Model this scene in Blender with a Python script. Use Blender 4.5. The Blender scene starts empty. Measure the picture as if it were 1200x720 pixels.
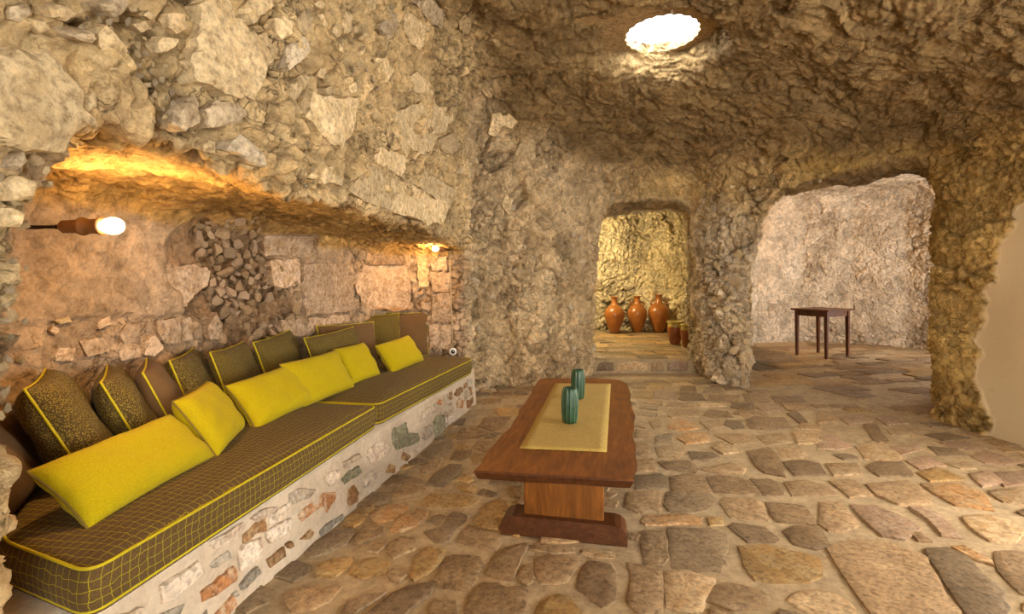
import bpy, bmesh, math, random
import numpy as np
from mathutils import Vector, Matrix, Euler

random.seed(11)
RNG = np.random.default_rng(11)
scene = bpy.context.scene
COL = scene.collection

# ------------------------------------------------------------------ camera
F_PX, HORIZON, CAM_H = 600.0, 325.0, 1.2
cam_data = bpy.data.cameras.new('camera')
cam_data.sensor_width = 36.0
cam_data.lens = 36.0 * F_PX / 1200.0
cam_data.shift_y = -(360.0 - HORIZON) / 1200.0
cam_data.clip_start = 0.02
cam = bpy.data.objects.new('camera', cam_data)
cam.location = (0, 0, CAM_H)
cam.rotation_euler = (math.pi / 2, 0, 0)
COL.objects.link(cam)
scene.camera = cam

# ------------------------------------------------------------------ view, world, daylight
vs = scene.view_settings
vs.view_transform = 'Standard'
vs.look = 'None'
vs.exposure = -0.02
vs.gamma = 1.0
vs.use_curve_mapping = False

world = bpy.data.worlds.new('world')
scene.world = world
world.use_nodes = True
bg = world.node_tree.nodes['Background']
bg.inputs['Color'].default_value = (0.90, 0.95, 1.0, 1)
bg.inputs['Strength'].default_value = 14.0


def area(name, loc, target, sx, sy, power, color):
    d = bpy.data.lights.new(name, 'AREA')
    d.shape = 'RECTANGLE'
    d.size, d.size_y = sx, sy
    d.energy = power
    d.color = color
    o = bpy.data.objects.new(name, d)
    o.location = loc
    o.rotation_euler = (Vector(target) - Vector(loc)).to_track_quat('-Z', 'Y').to_euler()
    COL.objects.link(o)
    return o


# daylight standing in the doorway on the right, in the entrance behind, and in the doorway of the far room
area('daylight_right_doorway', (4.15, 1.45, 1.25), (0.6, 4.6, 0.8), 1.0, 1.7, 180, (1.0, 0.94, 0.85))
area('daylight_entrance', (0.9, -2.15, 1.35), (0.7, 3.0, 1.2), 1.6, 1.8, 60, (1.0, 0.83, 0.56))
area('daylight_far_doorway', (7.15, 6.2, 1.3), (6.0, 8.9, 1.6), 1.0, 1.8, 66, (1.0, 0.96, 0.92)).data.spread = math.radians(110)
area('daylight_skylight', (1.33, 4.54, 3.75), (1.33, 4.56, 0.0), 0.6, 0.6, 22, (1.0, 0.90, 0.72))

# ------------------------------------------------------------------ numpy noise


def _hash(ix, iy, iz, seed):
    h = (ix.astype(np.uint32) * np.uint32(374761393) + iy.astype(np.uint32) * np.uint32(668265263)
         + iz.astype(np.uint32) * np.uint32(2147483647) + np.uint32(seed * 974711 & 0xffffffff))
    h = (h ^ (h >> np.uint32(13))) * np.uint32(1274126177)
    h = (h ^ (h >> np.uint32(16))) * np.uint32(2246822519)
    return h ^ (h >> np.uint32(15))


def _h01(ix, iy, iz, seed):
    return (_hash(ix, iy, iz, seed) & np.uint32(0xffffff)).astype(np.float32) / np.float32(0xffffff)


def vnoise(p, seed=0):
    """smooth value noise in -1..1 ; p (n,3)"""
    f = np.floor(p)
    i = f.astype(np.int64)
    t = (p - f).astype(np.float32)
    t = t * t * t * (t * (t * 6 - 15) + 10)
    out = 0
    for dx in (0, 1):
        wx = t[:, 0] if dx else 1 - t[:, 0]
        for dy in (0, 1):
            wy = t[:, 1] if dy else 1 - t[:, 1]
            for dz in (0, 1):
                wz = t[:, 2] if dz else 1 - t[:, 2]
                out = out + wx * wy * wz * _h01(i[:, 0] + dx, i[:, 1] + dy, i[:, 2] + dz, seed)
    return out * 2 - 1


def fbm(p, octaves=4, seed=0, gain=0.5):
    a, s, tot = 1.0, 0, 0
    for o in range(octaves):
        s = s + a * vnoise(p * (2.03 ** o) + 17.3 * o, seed + o)
        tot += a
        a *= gain
    return s / tot


def worley(p, seed=0):
    """returns F1, F2, cell hash in 0..1, tilted height of the nearest cell"""
    f = np.floor(p)
    i = f.astype(np.int64)
    n = len(p)
    f1 = np.full(n, 9.0, np.float32)
    f2 = np.full(n, 9.0, np.float32)
    hid = np.zeros(n, np.float32)
    tilt = np.zeros(n, np.float32)
    for dx in (-1, 0, 1):
        for dy in (-1, 0, 1):
            for dz in (-1, 0, 1):
                cx, cy, cz = i[:, 0] + dx, i[:, 1] + dy, i[:, 2] + dz
                h = _hash(cx, cy, cz, seed)
                rx = (h & np.uint32(1023)).astype(np.float32) / 1023
                ry = ((h >> np.uint32(10)) & np.uint32(1023)).astype(np.float32) / 1023
                rz = ((h >> np.uint32(20)) & np.uint32(1023)).astype(np.float32) / 1023
                vx = p[:, 0] - (cx + rx)
                vy = p[:, 1] - (cy + ry)
                vz = p[:, 2] - (cz + rz)
                d = np.sqrt(vx * vx + vy * vy + vz * vz).astype(np.float32)
                closer = d < f1
                f2 = np.where(closer, f1, np.minimum(f2, d))
                f1 = np.where(closer, d, f1)
                hh = ((h >> np.uint32(7)) & np.uint32(4095)).astype(np.float32) / 4095
                hid = np.where(closer, hh, hid)
                tl = vx * (ry - .5) + vy * (rz - .5) + vz * (rx - .5)
                tilt = np.where(closer, tl.astype(np.float32), tilt)
    return f1, f2, hid, tilt


def sstep(a, b, x):
    t = np.clip((x - a) / (b - a), 0, 1)
    return t * t * (3 - 2 * t)


# ------------------------------------------------------------------ material helpers


def new_mat(name):
    m = bpy.data.materials.new(name)
    m.use_nodes = True
    nt = m.node_tree
    b = nt.nodes['Principled BSDF']
    return m, nt, b


def node(nt, typ, **kw):
    n = nt.nodes.new(typ)
    for k, v in kw.items():
        if k in n.inputs:
            n.inputs[k].default_value = v
        else:
            setattr(n, k, v)
    return n


def ramp(nt, fac, stops):
    r = nt.nodes.new('ShaderNodeValToRGB')
    e = r.color_ramp.elements
    while len(e) < len(stops):
        e.new(0.5)
    for el, (pos, c) in zip(e, stops):
        el.position = pos
        el.color = (*c, 1)
    nt.links.new(fac, r.inputs['Fac'])
    return r.outputs['Color']


def mixc(nt, fac, a, b, mode='MIX'):
    n = nt.nodes.new('ShaderNodeMix')
    n.data_type = 'RGBA'
    n.blend_type = mode
    for sock, v in ((n.inputs[0], fac), (n.inputs[6], a), (n.inputs[7], b)):
        if hasattr(v, 'links'):
            nt.links.new(v, sock)
        elif isinstance(v, (int, float)):
            sock.default_value = v
        else:
            sock.default_value = (*v, 1)
    return n.outputs[2]


def coords(nt, scale=1.0, kind='Object'):
    tc = nt.nodes.new('ShaderNodeTexCoord')
    mp = nt.nodes.new('ShaderNodeMapping')
    s = (scale,) * 3 if isinstance(scale, (int, float)) else scale
    mp.inputs['Scale'].default_value = s
    nt.links.new(tc.outputs[kind], mp.inputs['Vector'])
    return mp.outputs['Vector']


def noise_tex(nt, vec, scale, detail=6, rough=0.6, dist=0.0):
    n = node(nt, 'ShaderNodeTexNoise', Scale=scale, Detail=detail, Roughness=rough, Distortion=dist)
    nt.links.new(vec, n.inputs['Vector'])
    return n.outputs['Fac']


def bump(nt, bsdf, height, strength, dist, prev=None):
    b = node(nt, 'ShaderNodeBump', Strength=strength, Distance=dist)
    nt.links.new(height, b.inputs['Height'])
    if prev is not None:
        nt.links.new(prev, b.inputs['Normal'])
    nt.links.new(b.outputs['Normal'], bsdf.inputs['Normal'])
    return b.outputs['Normal']


def mat_rock():
    m, nt, b = new_mat('cave_rock')
    at = nt.nodes.new('ShaderNodeAttribute')
    at.attribute_name = 'tint'
    ar = nt.nodes.new('ShaderNodeAttribute')
    ar.attribute_name = 'rough_amount'
    v = coords(nt)
    n1 = noise_tex(nt, v, 2.2, 6, 0.65)
    n2 = noise_tex(nt, v, 17, 8, 0.7)
    n3 = noise_tex(nt, v, 75, 5, 0.7)
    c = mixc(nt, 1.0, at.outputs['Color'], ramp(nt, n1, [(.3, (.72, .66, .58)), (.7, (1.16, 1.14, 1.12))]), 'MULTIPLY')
    c = mixc(nt, 0.85, c, ramp(nt, n2, [(.3, (.52, .46, .38)), (.5, (1, 1, 1)), (.75, (1.22, 1.2, 1.16))]), 'MULTIPLY')
    c = mixc(nt, 0.5, c, ramp(nt, n3, [(.32, (.55, .5, .42)), (.55, (1.1, 1.1, 1.1))]), 'MULTIPLY')
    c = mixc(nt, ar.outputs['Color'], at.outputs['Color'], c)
    # clasts of two sizes separated by dark cracks, in patches
    wn = node(nt, 'ShaderNodeTexNoise', Scale=9.0, Detail=4.0)
    nt.links.new(v, wn.inputs['Vector'])
    wv = nt.nodes.new('ShaderNodeVectorMath'); wv.operation = 'MULTIPLY_ADD'
    nt.links.new(wn.outputs['Color'], wv.inputs[0]); wv.inputs[1].default_value = (.16, .16, .16)
    nt.links.new(v, wv.inputs[2])
    ac = nt.nodes.new('ShaderNodeAttribute')
    ac.attribute_name = 'clast'
    ve = node(nt, 'ShaderNodeTexVoronoi', feature='DISTANCE_TO_EDGE', Scale=14.0)
    nt.links.new(wv.outputs[0], ve.inputs['Vector'])
    edge = ramp(nt, ve.outputs['Distance'], [(0.0, (1, 1, 1)), (.06, (0, 0, 0))])
    msk = ramp(nt, noise_tex(nt, v, 2.3, 3, .65), [(.46, (0, 0, 0)), (.60, (1, 1, 1))])
    crk = mixc(nt, 1.0, mixc(nt, 1.0, edge, msk, 'MULTIPLY'), ac.outputs['Color'], 'MULTIPLY')
    c = mixc(nt, mixc(nt, 1.0, crk, (.7, .7, .7), 'MULTIPLY'), c, (.10, .066, .034))
    # rusty and dark mineral stains
    n4 = noise_tex(nt, v, 5.5, 7, 0.75, 0.6)
    c = mixc(nt, mixc(nt, 1.0, ramp(nt, n4, [(.60, (0, 0, 0)), (.72, (.45, .45, .45))]), ar.outputs['Color'], 'MULTIPLY'), c, (.20, .115, .045))
    nt.links.new(c, b.inputs['Base Color'])
    b.inputs['Roughness'].default_value = 0.92
    b.inputs['Specular IOR Level'].default_value = 0.2
    vo = node(nt, 'ShaderNodeTexVoronoi', Scale=26.0)
    nt.links.new(v, vo.inputs['Vector'])
    h = nt.nodes.new('ShaderNodeMath')
    h.operation = 'MULTIPLY'
    nt.links.new(vo.outputs['Distance'], h.inputs[0])
    nt.links.new(ar.outputs['Fac'], h.inputs[1])
    p = bump(nt, b, h.outputs[0], 0.55, 0.02)
    h2 = nt.nodes.new('ShaderNodeMath')
    h2.operation = 'MULTIPLY'
    nt.links.new(n2, h2.inputs[0])
    nt.links.new(ar.outputs['Fac'], h2.inputs[1])
    p = bump(nt, b, h2.outputs[0], 0.8, 0.03, p)
    h3 = nt.nodes.new('ShaderNodeMath')
    h3.operation = 'MULTIPLY'
    nt.links.new(n3, h3.inputs[0])
    nt.links.new(ar.outputs['Fac'], h3.inputs[1])
    p = bump(nt, b, h3.outputs[0], 0.6, 0.012, p)
    iv = nt.nodes.new('ShaderNodeInvert'); nt.links.new(crk, iv.inputs['Color'])
    bump(nt, b, iv.outputs[0], .7, .02, p)
    return m


def mat_stone(name, base, var=0.35, grain=40.0, patch=None, rough=0.85, spec=0.25, bumpy=0.5, grit=1.0):
    m, nt, b = new_mat(name)
    v = coords(nt)
    oi = nt.nodes.new('ShaderNodeObjectInfo')
    add = nt.nodes.new('ShaderNodeVectorMath')
    add.operation = 'ADD'
    cmb = nt.nodes.new('ShaderNodeVectorMath')
    cmb.operation = 'SCALE'
    cmb.inputs[0].default_value = (13.1, 7.7, 3.3)
    nt.links.new(oi.outputs['Random'], cmb.inputs['Scale'])
    nt.links.new(v, add.inputs[0])
    nt.links.new(cmb.outputs[0], add.inputs[1])
    vv = add.outputs[0]
    n1 = noise_tex(nt, vv, 7, 6, 0.65)
    n2 = noise_tex(nt, vv, grain, 8, 0.72)
    lo = tuple(x * (1 - var) for x in base)
    hi = tuple(min(1, x * (1 + var)) for x in base)
    c = ramp(nt, n1, [(.28, lo), (.5, base), (.74, hi)])
    if patch:
        n4 = noise_tex(nt, vv, 13, 8, 0.75, 0.5)
        c = mixc(nt, ramp(nt, n4, [(.47, (0, 0, 0)), (.58, (.9, .9, .9))]), c, patch)
    c = mixc(nt, grit, c, ramp(nt, n2, [(.32, (.42, .36, .30)), (.5, (1, 1, 1)), (.68, (1.4, 1.36, 1.28))]), 'MULTIPLY')
    hs = nt.nodes.new('ShaderNodeHueSaturation')
    mr = node(nt, 'ShaderNodeMapRange')
    mr.inputs['To Min'].default_value = 0.75
    mr.inputs['To Max'].default_value = 1.22
    nt.links.new(oi.outputs['Random'], mr.inputs['Value'])
    nt.links.new(mr.outputs[0], hs.inputs['Value'])
    nt.links.new(c, hs.inputs['Color'])
    nt.links.new(hs.outputs[0], b.inputs['Base Color'])
    b.inputs['Roughness'].default_value = rough
    b.inputs['Specular IOR Level'].default_value = spec
    p = bump(nt, b, n1, bumpy, 0.03)
    bump(nt, b, n2, bumpy, 0.01, p)
    return m


def mat_plain(name, base, rough=0.6, spec=0.4, metallic=0.0, grain=0, bumps=0.0, var=0.12, coat=0.0):
    m, nt, b = new_mat(name)
    b.inputs['Roughness'].default_value = rough
    b.inputs['Specular IOR Level'].default_value = spec
    b.inputs['Metallic'].default_value = metallic
    b.inputs['Coat Weight'].default_value = coat
    v = coords(nt)
    n = noise_tex(nt, v, grain or 12, 5, 0.6)
    c = ramp(nt, n, [(.3, tuple(x * (1 - var) for x in base)), (.7, tuple(min(1, x * (1 + var)) for x in base))])
    nt.links.new(c, b.inputs['Base Color'])
    if bumps:
        bump(nt, b, n, bumps, 0.01)
    return m


def mat_wood(name, dark, light, axis_scale=(14, 1.2, 14), rough=0.38):
    m, nt, b = new_mat(name)
    v = coords(nt, axis_scale)
    n = noise_tex(nt, v, 3.0, 8, 0.65, 1.2)
    v2 = coords(nt)
    n2 = noise_tex(nt, v2, 4.0, 4, 0.6)
    c = ramp(nt, n, [(.28, dark), (.52, tuple((a + c_) / 2 for a, c_ in zip(dark, light))), (.72, light)])
    c = mixc(nt, 0.7, c, ramp(nt, n2, [(.3, (.7, .62, .55)), (.7, (1.15, 1.12, 1.1))]), 'MULTIPLY')
    nt.links.new(c, b.inputs['Base Color'])
    b.inputs['Roughness'].default_value = rough
    b.inputs['Specular IOR Level'].default_value = 0.28
    bump(nt, b, n, 0.12, 0.01)
    return m


def mat_grid_fabric():
    m, nt, b = new_mat('brown_fabric_with_yellow_grid')
    uv = nt.nodes.new('ShaderNodeUVMap')
    sep = nt.nodes.new('ShaderNodeSeparateXYZ')
    nt.links.new(uv.outputs[0], sep.inputs[0])
    wob = node(nt, 'ShaderNodeTexNoise', Scale=22.0, Detail=2.0)
    nt.links.new(uv.outputs[0], wob.inputs['Vector'])

    def line(sock, spacing, width, seedshift):
        a = nt.nodes.new('ShaderNodeMath'); a.operation = 'MULTIPLY_ADD'
        nt.links.new(wob.outputs['Fac'], a.inputs[0]); a.inputs[1].default_value = 0.02
        nt.links.new(sock, a.inputs[2])
        d = nt.nodes.new('ShaderNodeMath'); d.operation = 'DIVIDE'
        nt.links.new(a.outputs[0], d.inputs[0]); d.inputs[1].default_value = spacing
        fr = nt.nodes.new('ShaderNodeMath'); fr.operation = 'FRACT'
        nt.links.new(d.outputs[0], fr.inputs[0])
        lt = nt.nodes.new('ShaderNodeMath'); lt.operation = 'LESS_THAN'
        nt.links.new(fr.outputs[0], lt.inputs[0]); lt.inputs[1].default_value = width
        return lt.outputs[0]
    l1 = line(sep.outputs[0], 0.027, 0.065, 0)
    l2 = line(sep.outputs[1], 0.027, 0.065, 3)
    mx = nt.nodes.new('ShaderNodeMath'); mx.operation = 'MAXIMUM'
    nt.links.new(l1, mx.inputs[0]); nt.links.new(l2, mx.inputs[1])
    weave = noise_tex(nt, coords(nt), 240, 2, 0.6)
    base = ramp(nt, weave, [(.3, (.078, .046, .015)), (.7, (.132, .080, .027))])
    c = mixc(nt, mx.outputs[0], base, (.33, .265, .008))
    nt.links.new(c, b.inputs['Base Color'])
    b.inputs['Roughness'].default_value = 0.92
    b.inputs['Specular IOR Level'].default_value = 0.15
    b.inputs['Sheen Weight'].default_value = 0.04
    bump(nt, b, weave, 0.25, 0.004)
    return m


def mat_fabric(name, base, dots=None, weave_scale=260, dot_scale=95):
    m, nt, b = new_mat(name)
    v = coords(nt)
    w = noise_tex(nt, v, weave_scale, 2, 0.6)
    c = ramp(nt, w, [(.3, tuple(x * .8 for x in base)), (.7, tuple(x * 1.15 for x in base))])
    if dots:
        vo = node(nt, 'ShaderNodeTexVoronoi', Scale=float(dot_scale))
        nt.links.new(v, vo.inputs['Vector'])
        c = mixc(nt, ramp(nt, vo.outputs['Distance'], [(.34, (1, 1, 1)), (.44, (0, 0, 0))]), c, dots)
    nt.links.new(c, b.inputs['Base Color'])
    b.inputs['Roughness'].default_value = 0.9
    b.inputs['Specular IOR Level'].default_value = 0.15
    b.inputs['Sheen Weight'].default_value = 0.04
    n2 = noise_tex(nt, v, 9, 3, 0.5)
    p = bump(nt, b, n2, 0.25, 0.03)
    bump(nt, b, w, 0.2, 0.004, p)
    return m


def mat_emit(name, color, strength):
    m, nt, b = new_mat(name)
    b.inputs['Base Color'].default_value = (*color, 1)
    b.inputs['Emission Color'].default_value = (*color, 1)
    b.inputs['Emission Strength'].default_value = strength
    return m


M = {}
M['rock'] = mat_rock()
M['mortar'] = mat_stone('floor_mortar', (.38, .285, .17), 0.22, 30, None, 0.95, 0.15, 0.4, .5)
M['plaster'] = mat_stone('bench_plaster', (.67, .55, .40), 0.14, 26, (.60, .49, .36), 0.95, 0.15, 0.5, .3)
def fm(c):
    return tuple((.8 * a + .2 * b) * .94 for a, b in zip(c, (.36, .235, .108)))


FLOOR_MATS = {
    'brown': mat_stone('paving_brown', fm((.26, .165, .085)), .35, 45, fm((.36, .25, .14)), 0.6, 0.35, .55),
    'grey': mat_stone('paving_grey', fm((.235, .168, .10)), .3, 45, fm((.28, .21, .13)), 0.6, 0.35, .5),
    'dark': mat_stone('paving_dark', fm((.19, .128, .076)), .3, 45, fm((.25, .17, .10)), 0.55, 0.35, .5),
    'ochre': mat_stone('paving_ochre', fm((.42, .245, .08)), .32, 45, fm((.48, .34, .16)), 0.6, 0.35, .5),
    'tan': mat_stone('paving_tan', fm((.41, .28, .155)), .3, 45, fm((.33, .21, .11)), 0.6, 0.35, .5),
    'pale': mat_stone('paving_pale', fm((.56, .41, .24)), .28, 45, fm((.45, .28, .13)), 0.65, 0.3, .5),
    'pink': mat_stone('paving_pink', fm((.38, .245, .16)), .28, 45, fm((.45, .33, .23)), 0.6, 0.35, .5),
    'orange': mat_stone('paving_orange', fm((.44, .23, .085)), .35, 45, fm((.52, .36, .2)), 0.6, 0.35, .55),
}
BENCH_MATS = {
    'beige': mat_stone('bench_stone_beige', (.50, .40, .28), .28, 45, (.60, .52, .42)),
    'orange': mat_stone('bench_stone_orange', (.45, .20, .075), .4, 45, (.60, .45, .30)),
    'green': mat_stone('bench_stone_green', (.25, .235, .145), .3, 45, (.36, .33, .22)),
    'grey': mat_stone('bench_stone_grey', (.32, .28, .215), .3, 45, (.45, .40, .32)),
    'brown': mat_stone('bench_stone_brown', (.26, .135, .055), .4, 45, (.42, .28, .14)),
    'white': mat_stone('bench_stone_white', (.64, .54, .42), .2, 45, (.55, .42, .30)),
}
WALL_MATS = {
    'cream': mat_stone('wall_stone_cream', (.63, .49, .285), .26, 38, (.49, .36, .19), .9, .2, .6),
    'grey': mat_stone('wall_stone_grey', (.49, .39, .255), .3, 38, (.36, .27, .16), .9, .2, .6),
    'buff': mat_stone('wall_stone_buff', (.52, .39, .22), .26, 38, (.42, .30, .16), .9, .2, .6),
    'pinkish': mat_stone('wall_stone_pinkish', (.54, .40, .275), .3, 38, (.40, .265, .15), .9, .2, .6),
    'brown': mat_stone('wall_stone_brown', (.33, .215, .115), .3, 38, (.45, .33, .2), .9, .2, .6),
    'chip': mat_stone('wall_stone_chip', (.46, .34, .21), .4, 38, (.30, .19, .10), .9, .2, .6),
    'white': mat_stone('wall_stone_white', (.63, .52, .36), .24, 38, (.5, .40, .27), .9, .2, .6),
}

# ------------------------------------------------------------------ object helpers


def link(name, me, mat=None, parent=None, loc=None):
    o = bpy.data.objects.new(name, me)
    COL.objects.link(o)
    if mat is not None and me is not None and not me.materials:
        me.materials.append(mat)
    if parent is not None:
        o.parent = parent
    if loc is not None:
        o.location = loc
    return o


def tag(o, label=None, cat=None, group=None, kind=None):
    if label: o['label'] = label
    if cat: o['category'] = cat
    if group: o['group'] = group
    if kind: o['kind'] = kind
    return o


def mesh_py(name, verts, faces, smooth=True):
    me = bpy.data.meshes.new(name)
    me.from_pydata([tuple(map(float, v)) for v in verts], [], [tuple(map(int, f)) for f in faces])
    me.update()
    if smooth:
        me.polygons.foreach_set('use_smooth', np.ones(len(me.polygons), bool))
    return me


def mesh_np(name, verts, quads, smooth=True):
    me = bpy.data.meshes.new(name)
    nq = len(quads)
    me.vertices.add(len(verts))
    me.vertices.foreach_set('co', np.ascontiguousarray(verts, np.float32).ravel())
    me.loops.add(nq * 4)
    me.loops.foreach_set('vertex_index', np.ascontiguousarray(quads, np.int32).ravel())
    me.polygons.add(nq)
    me.polygons.foreach_set('loop_start', np.arange(0, nq * 4, 4, dtype=np.int32))
    me.polygons.foreach_set('use_smooth', np.full(nq, smooth, bool))
    me.update(calc_edges=True)
    me.validate()
    return me


def mesh_bm(name, bm, smooth=False):
    bmesh.ops.recalc_face_normals(bm, faces=bm.faces[:])
    me = bpy.data.meshes.new(name)
    bm.to_mesh(me)
    bm.free()
    if smooth:
        me.polygons.foreach_set('use_smooth', np.ones(len(me.polygons), bool))
    return me


def smooth_by_angle(me, deg=35):
    me.polygons.foreach_set('use_smooth', np.ones(len(me.polygons), bool))
    bm = bmesh.new(); bm.from_mesh(me)
    for e in bm.edges:
        if len(e.link_faces) == 2 and e.calc_face_angle(0) > math.radians(deg):
            e.smooth = False
    bm.to_mesh(me); bm.free()
    return me


def box_bm(bm, cx, cy, cz, sx, sy, sz, bev=0.0, seg=2):
    r = bmesh.ops.create_cube(bm, size=1.0)
    for v in r['verts']:
        v.co = Vector((cx + v.co.x * sx, cy + v.co.y * sy, cz + v.co.z * sz))
    if bev:
        es = list({e for v in r['verts'] for e in v.link_edges})
        bmesh.ops.bevel(bm, geom=es, offset=bev, segments=seg, affect='EDGES', profile=0.5)


def lathe(name, prof, seg=32, smooth=True, rib=None):
    """prof: list of (r, z); rib(angle, z) -> radius factor"""
    verts, faces = [], []
    for r, z in prof:
        for k in range(seg):
            a = 2 * math.pi * k / seg
            rr = r * (rib(a, z) if rib else 1)
            verts.append((rr * math.cos(a), rr * math.sin(a), z))
    n = len(prof)
    for i in range(n - 1):
        for k in range(seg):
            faces.append((i * seg + k, i * seg + (k + 1) % seg, (i + 1) * seg + (k + 1) % seg, (i + 1) * seg + k))
    if prof[0][0] < 0.5:
        faces.append(tuple(range(seg - 1, -1, -1)))
    return mesh_py(name, verts, faces, smooth)


def tube(name, pts, rad, seg=8, closed=False, cap=True):
    pts = [Vector(p) for p in pts]
    n = len(pts)
    verts, faces = [], []
    up = Vector((0, 0, 1))
    prevx = None
    for i, p in enumerate(pts):
        a = pts[(i - 1) % n] if (closed or i > 0) else p
        b = pts[(i + 1) % n] if (closed or i < n - 1) else p
        t = (b - a).normalized()
        if prevx is None:
            x = t.cross(up)
            if x.length < 1e-3:
                x = t.cross(Vector((1, 0, 0)))
        else:
            x = prevx - t * prevx.dot(t)
        x.normalize()
        prevx = x
        y = t.cross(x)
        r = rad[i] if isinstance(rad, (list, tuple)) else rad
        for k in range(seg):
            an = 2 * math.pi * k / seg
            verts.append(p + (x * math.cos(an) + y * math.sin(an)) * r)
    rings = n if closed else n - 1
    for i in range(rings):
        j = (i + 1) % n
        for k in range(seg):
            faces.append((i * seg + k, i * seg + (k + 1) % seg, j * seg + (k + 1) % seg, j * seg + k))
    if not closed and cap:
        faces.append(tuple(range(seg - 1, -1, -1)))
        faces.append(tuple((n - 1) * seg + k for k in range(seg)))
    return mesh_py(name, verts, faces)


# ------------------------------------------------------------------ the cave as a signed field (negative = air)
H = 0.045
X0, X1, Y0, Y1, Z0, Z1 = -2.35, 7.7, -2.5, 10.25, -0.3, 3.95
gx = np.arange(X0, X1, H, dtype=np.float32)
gy = np.arange(Y0, Y1, H, dtype=np.float32)
gz = np.arange(Z0, Z1, H, dtype=np.float32)
NX, NY, NZ = len(gx), len(gy), len(gz)
GX, GY = np.meshgrid(gx, gy, indexing='ij')


def poly_sdf(poly, X, Y):
    poly = np.array(poly, np.float32)
    d = np.full(X.shape, 1e9, np.float32)
    inside = np.zeros(X.shape, bool)
    n = len(poly)
    for i in range(n):
        ax, ay = poly[i]
        bx, by = poly[(i + 1) % n]
        ex, ey = bx - ax, by - ay
        wx, wy = X - ax, Y - ay
        t = np.clip((wx * ex + wy * ey) / (ex * ex + ey * ey), 0, 1)
        d = np.minimum(d, (wx - ex * t) ** 2 + (wy - ey * t) ** 2)
        c = (ay > Y) != (by > Y)
        with np.errstate(divide='ignore', invalid='ignore'):
            xi = ax + (Y - ay) * ex / (ey if abs(ey) > 1e-9 else 1e-9)
        inside ^= c & (X < xi)
    d = np.sqrt(d)
    return np.where(inside, -d, d)


def smax(a, b, k):
    h = np.clip(0.5 + 0.5 * (a - b) / k, 0, 1)
    return b + (a - b) * h + k * h * (1 - h)


def smin(a, b, k):
    return -smax(-a, -b, k)


P_MAIN = [(-1.70, -1.8), (-1.09, 1.2), (-0.45, 4.75), (-.42, 5.35), (.38, 5.75), (1.0, 6.2), (2.15, 6.05), (2.33, 5.62),
          (2.54, 5.54), (3.56, 4.4), (3.62, 3.65), (3.72, 2.6), (3.75, .2), (3.3, -1.8)]
P_ALC = [(-.85, 1.15), (-1.10, 1.15), (-1.5, 1.22), (-1.98, 1.58), (-1.77, 2.9), (-1.34, 4.4), (-1.16, 4.93), (-.5, 4.97),
         (-.30, 4.93), (-.25, 4.5), (-.62, 2.5)]
P_ARCH1 = [(1.0, 5.7), (2.2, 5.6), (2.32, 7.0), (1.0, 7.0)]
P_R2 = [(.75, 6.75), (2.55, 6.75), (3.25, 7.6), (3.35, 9.2), (2.5, 9.95), (1.2, 9.9), (.5, 8.4)]
P_ARCH2 = [(2.45, 5.2), (2.86, 6.4), (5.0, 6.3), (4.25, 5.1), (3.53, 4.2), (3.1, 4.3)]
P_R3 = [(2.84, 6.15), (3.6, 7.9), (3.85, 8.9), (4.5, 9.4), (5.4, 9.5), (6.15, 9.25), (6.75, 8.75), (7.1, 8.0), (7.2, 7.2), (6.7, 5.6), (5.3, 4.85), (4.15, 4.95)]
P_DOORR = [(3.3, .85), (9, .85), (9, 2.05), (3.3, 2.05)]
P_DOORF = [(.05, -1.2), (1.75, -1.2), (1.75, -4), (.05, -4)]
P_DOORR3 = [(6.2, 5.75), (9, 5.75), (9, 6.75), (6.2, 6.75)]


def ceil_main(X, Y):
    return 3.33 - 0.31 * np.maximum(0, Y - 4.5) - 0.068 * np.maximum(0, X - .1) ** 2 - 0.10 * np.maximum(0, X - 2.8)


SKY = (1.33, 4.54)


def build_field():
    Z = gz[None, None, :]

    def e(a):
        return a[:, :, None]
    f = smax(e(poly_sdf(P_MAIN, GX, GY)), (Z - e(ceil_main(GX, GY).astype(np.float32))) * 0.92, 0.45)
    # skylight recess: short drum through the ceiling
    rr = np.sqrt((GX - SKY[0] + .03) ** 2 + (GY - SKY[1] + .11) ** 2)
    recess = e(rr) - (0.50 + 0.30 * np.exp(-np.maximum(0, Z - 2.95) / 0.10))
    recess = np.maximum(recess, 2.4 - Z)
    f = smin(f, recess.astype(np.float32), 0.10)
    # alcove
    za = 1.60 - 0.03 * (GY - 1.5)
    alc = smax(e(poly_sdf(P_ALC, GX, GY)) + np.clip(Z - .85, -.1, 2) * .17 * e(sstep(1.75, 1.3, GY).astype(np.float32)), Z - e(za.astype(np.float32)), 0.20)
    f = smin(f, alc, 0.05)
    # doorway to the pottery room (wider at the bottom)
    a1 = e(poly_sdf(P_ARCH1, GX, GY)) + 0.05 * np.clip(Z - .4, 0, 2)
    a1 = smax(a1, Z - 2.08, 0.30)
    f = smin(f, a1, 0.10)
    r2 = smax(e(poly_sdf(P_R2, GX, GY)), Z - 2.55, 0.5)
    f = smin(f, r2, 0.08)
    # archway to the far room
    d2 = poly_sdf(P_ARCH2, GX, GY)
    lean = np.clip(Z - 1.0, 0, 2) * 0.16 * e(sstep(3.2, 2.6, GX).astype(np.float32))
    a2 = smax(e(d2) + lean, Z - e((2.20 - 0.12 * sstep(3.3, 2.6, GX)).astype(np.float32)), 0.32)
    f = smin(f, a2, 0.10)
    r3 = smax(e(poly_sdf(P_R3, GX, GY)), Z - 2.75, 0.5)
    f = smin(f, r3, 0.08)
    for P in (P_DOORR, P_DOORF, P_DOORR3):
        f = smin(f, smax(e(poly_sdf(P, GX, GY)), Z - 2.15, 0.3), 0.12)
    return f.astype(np.float32)


FIELD = build_field()


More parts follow.
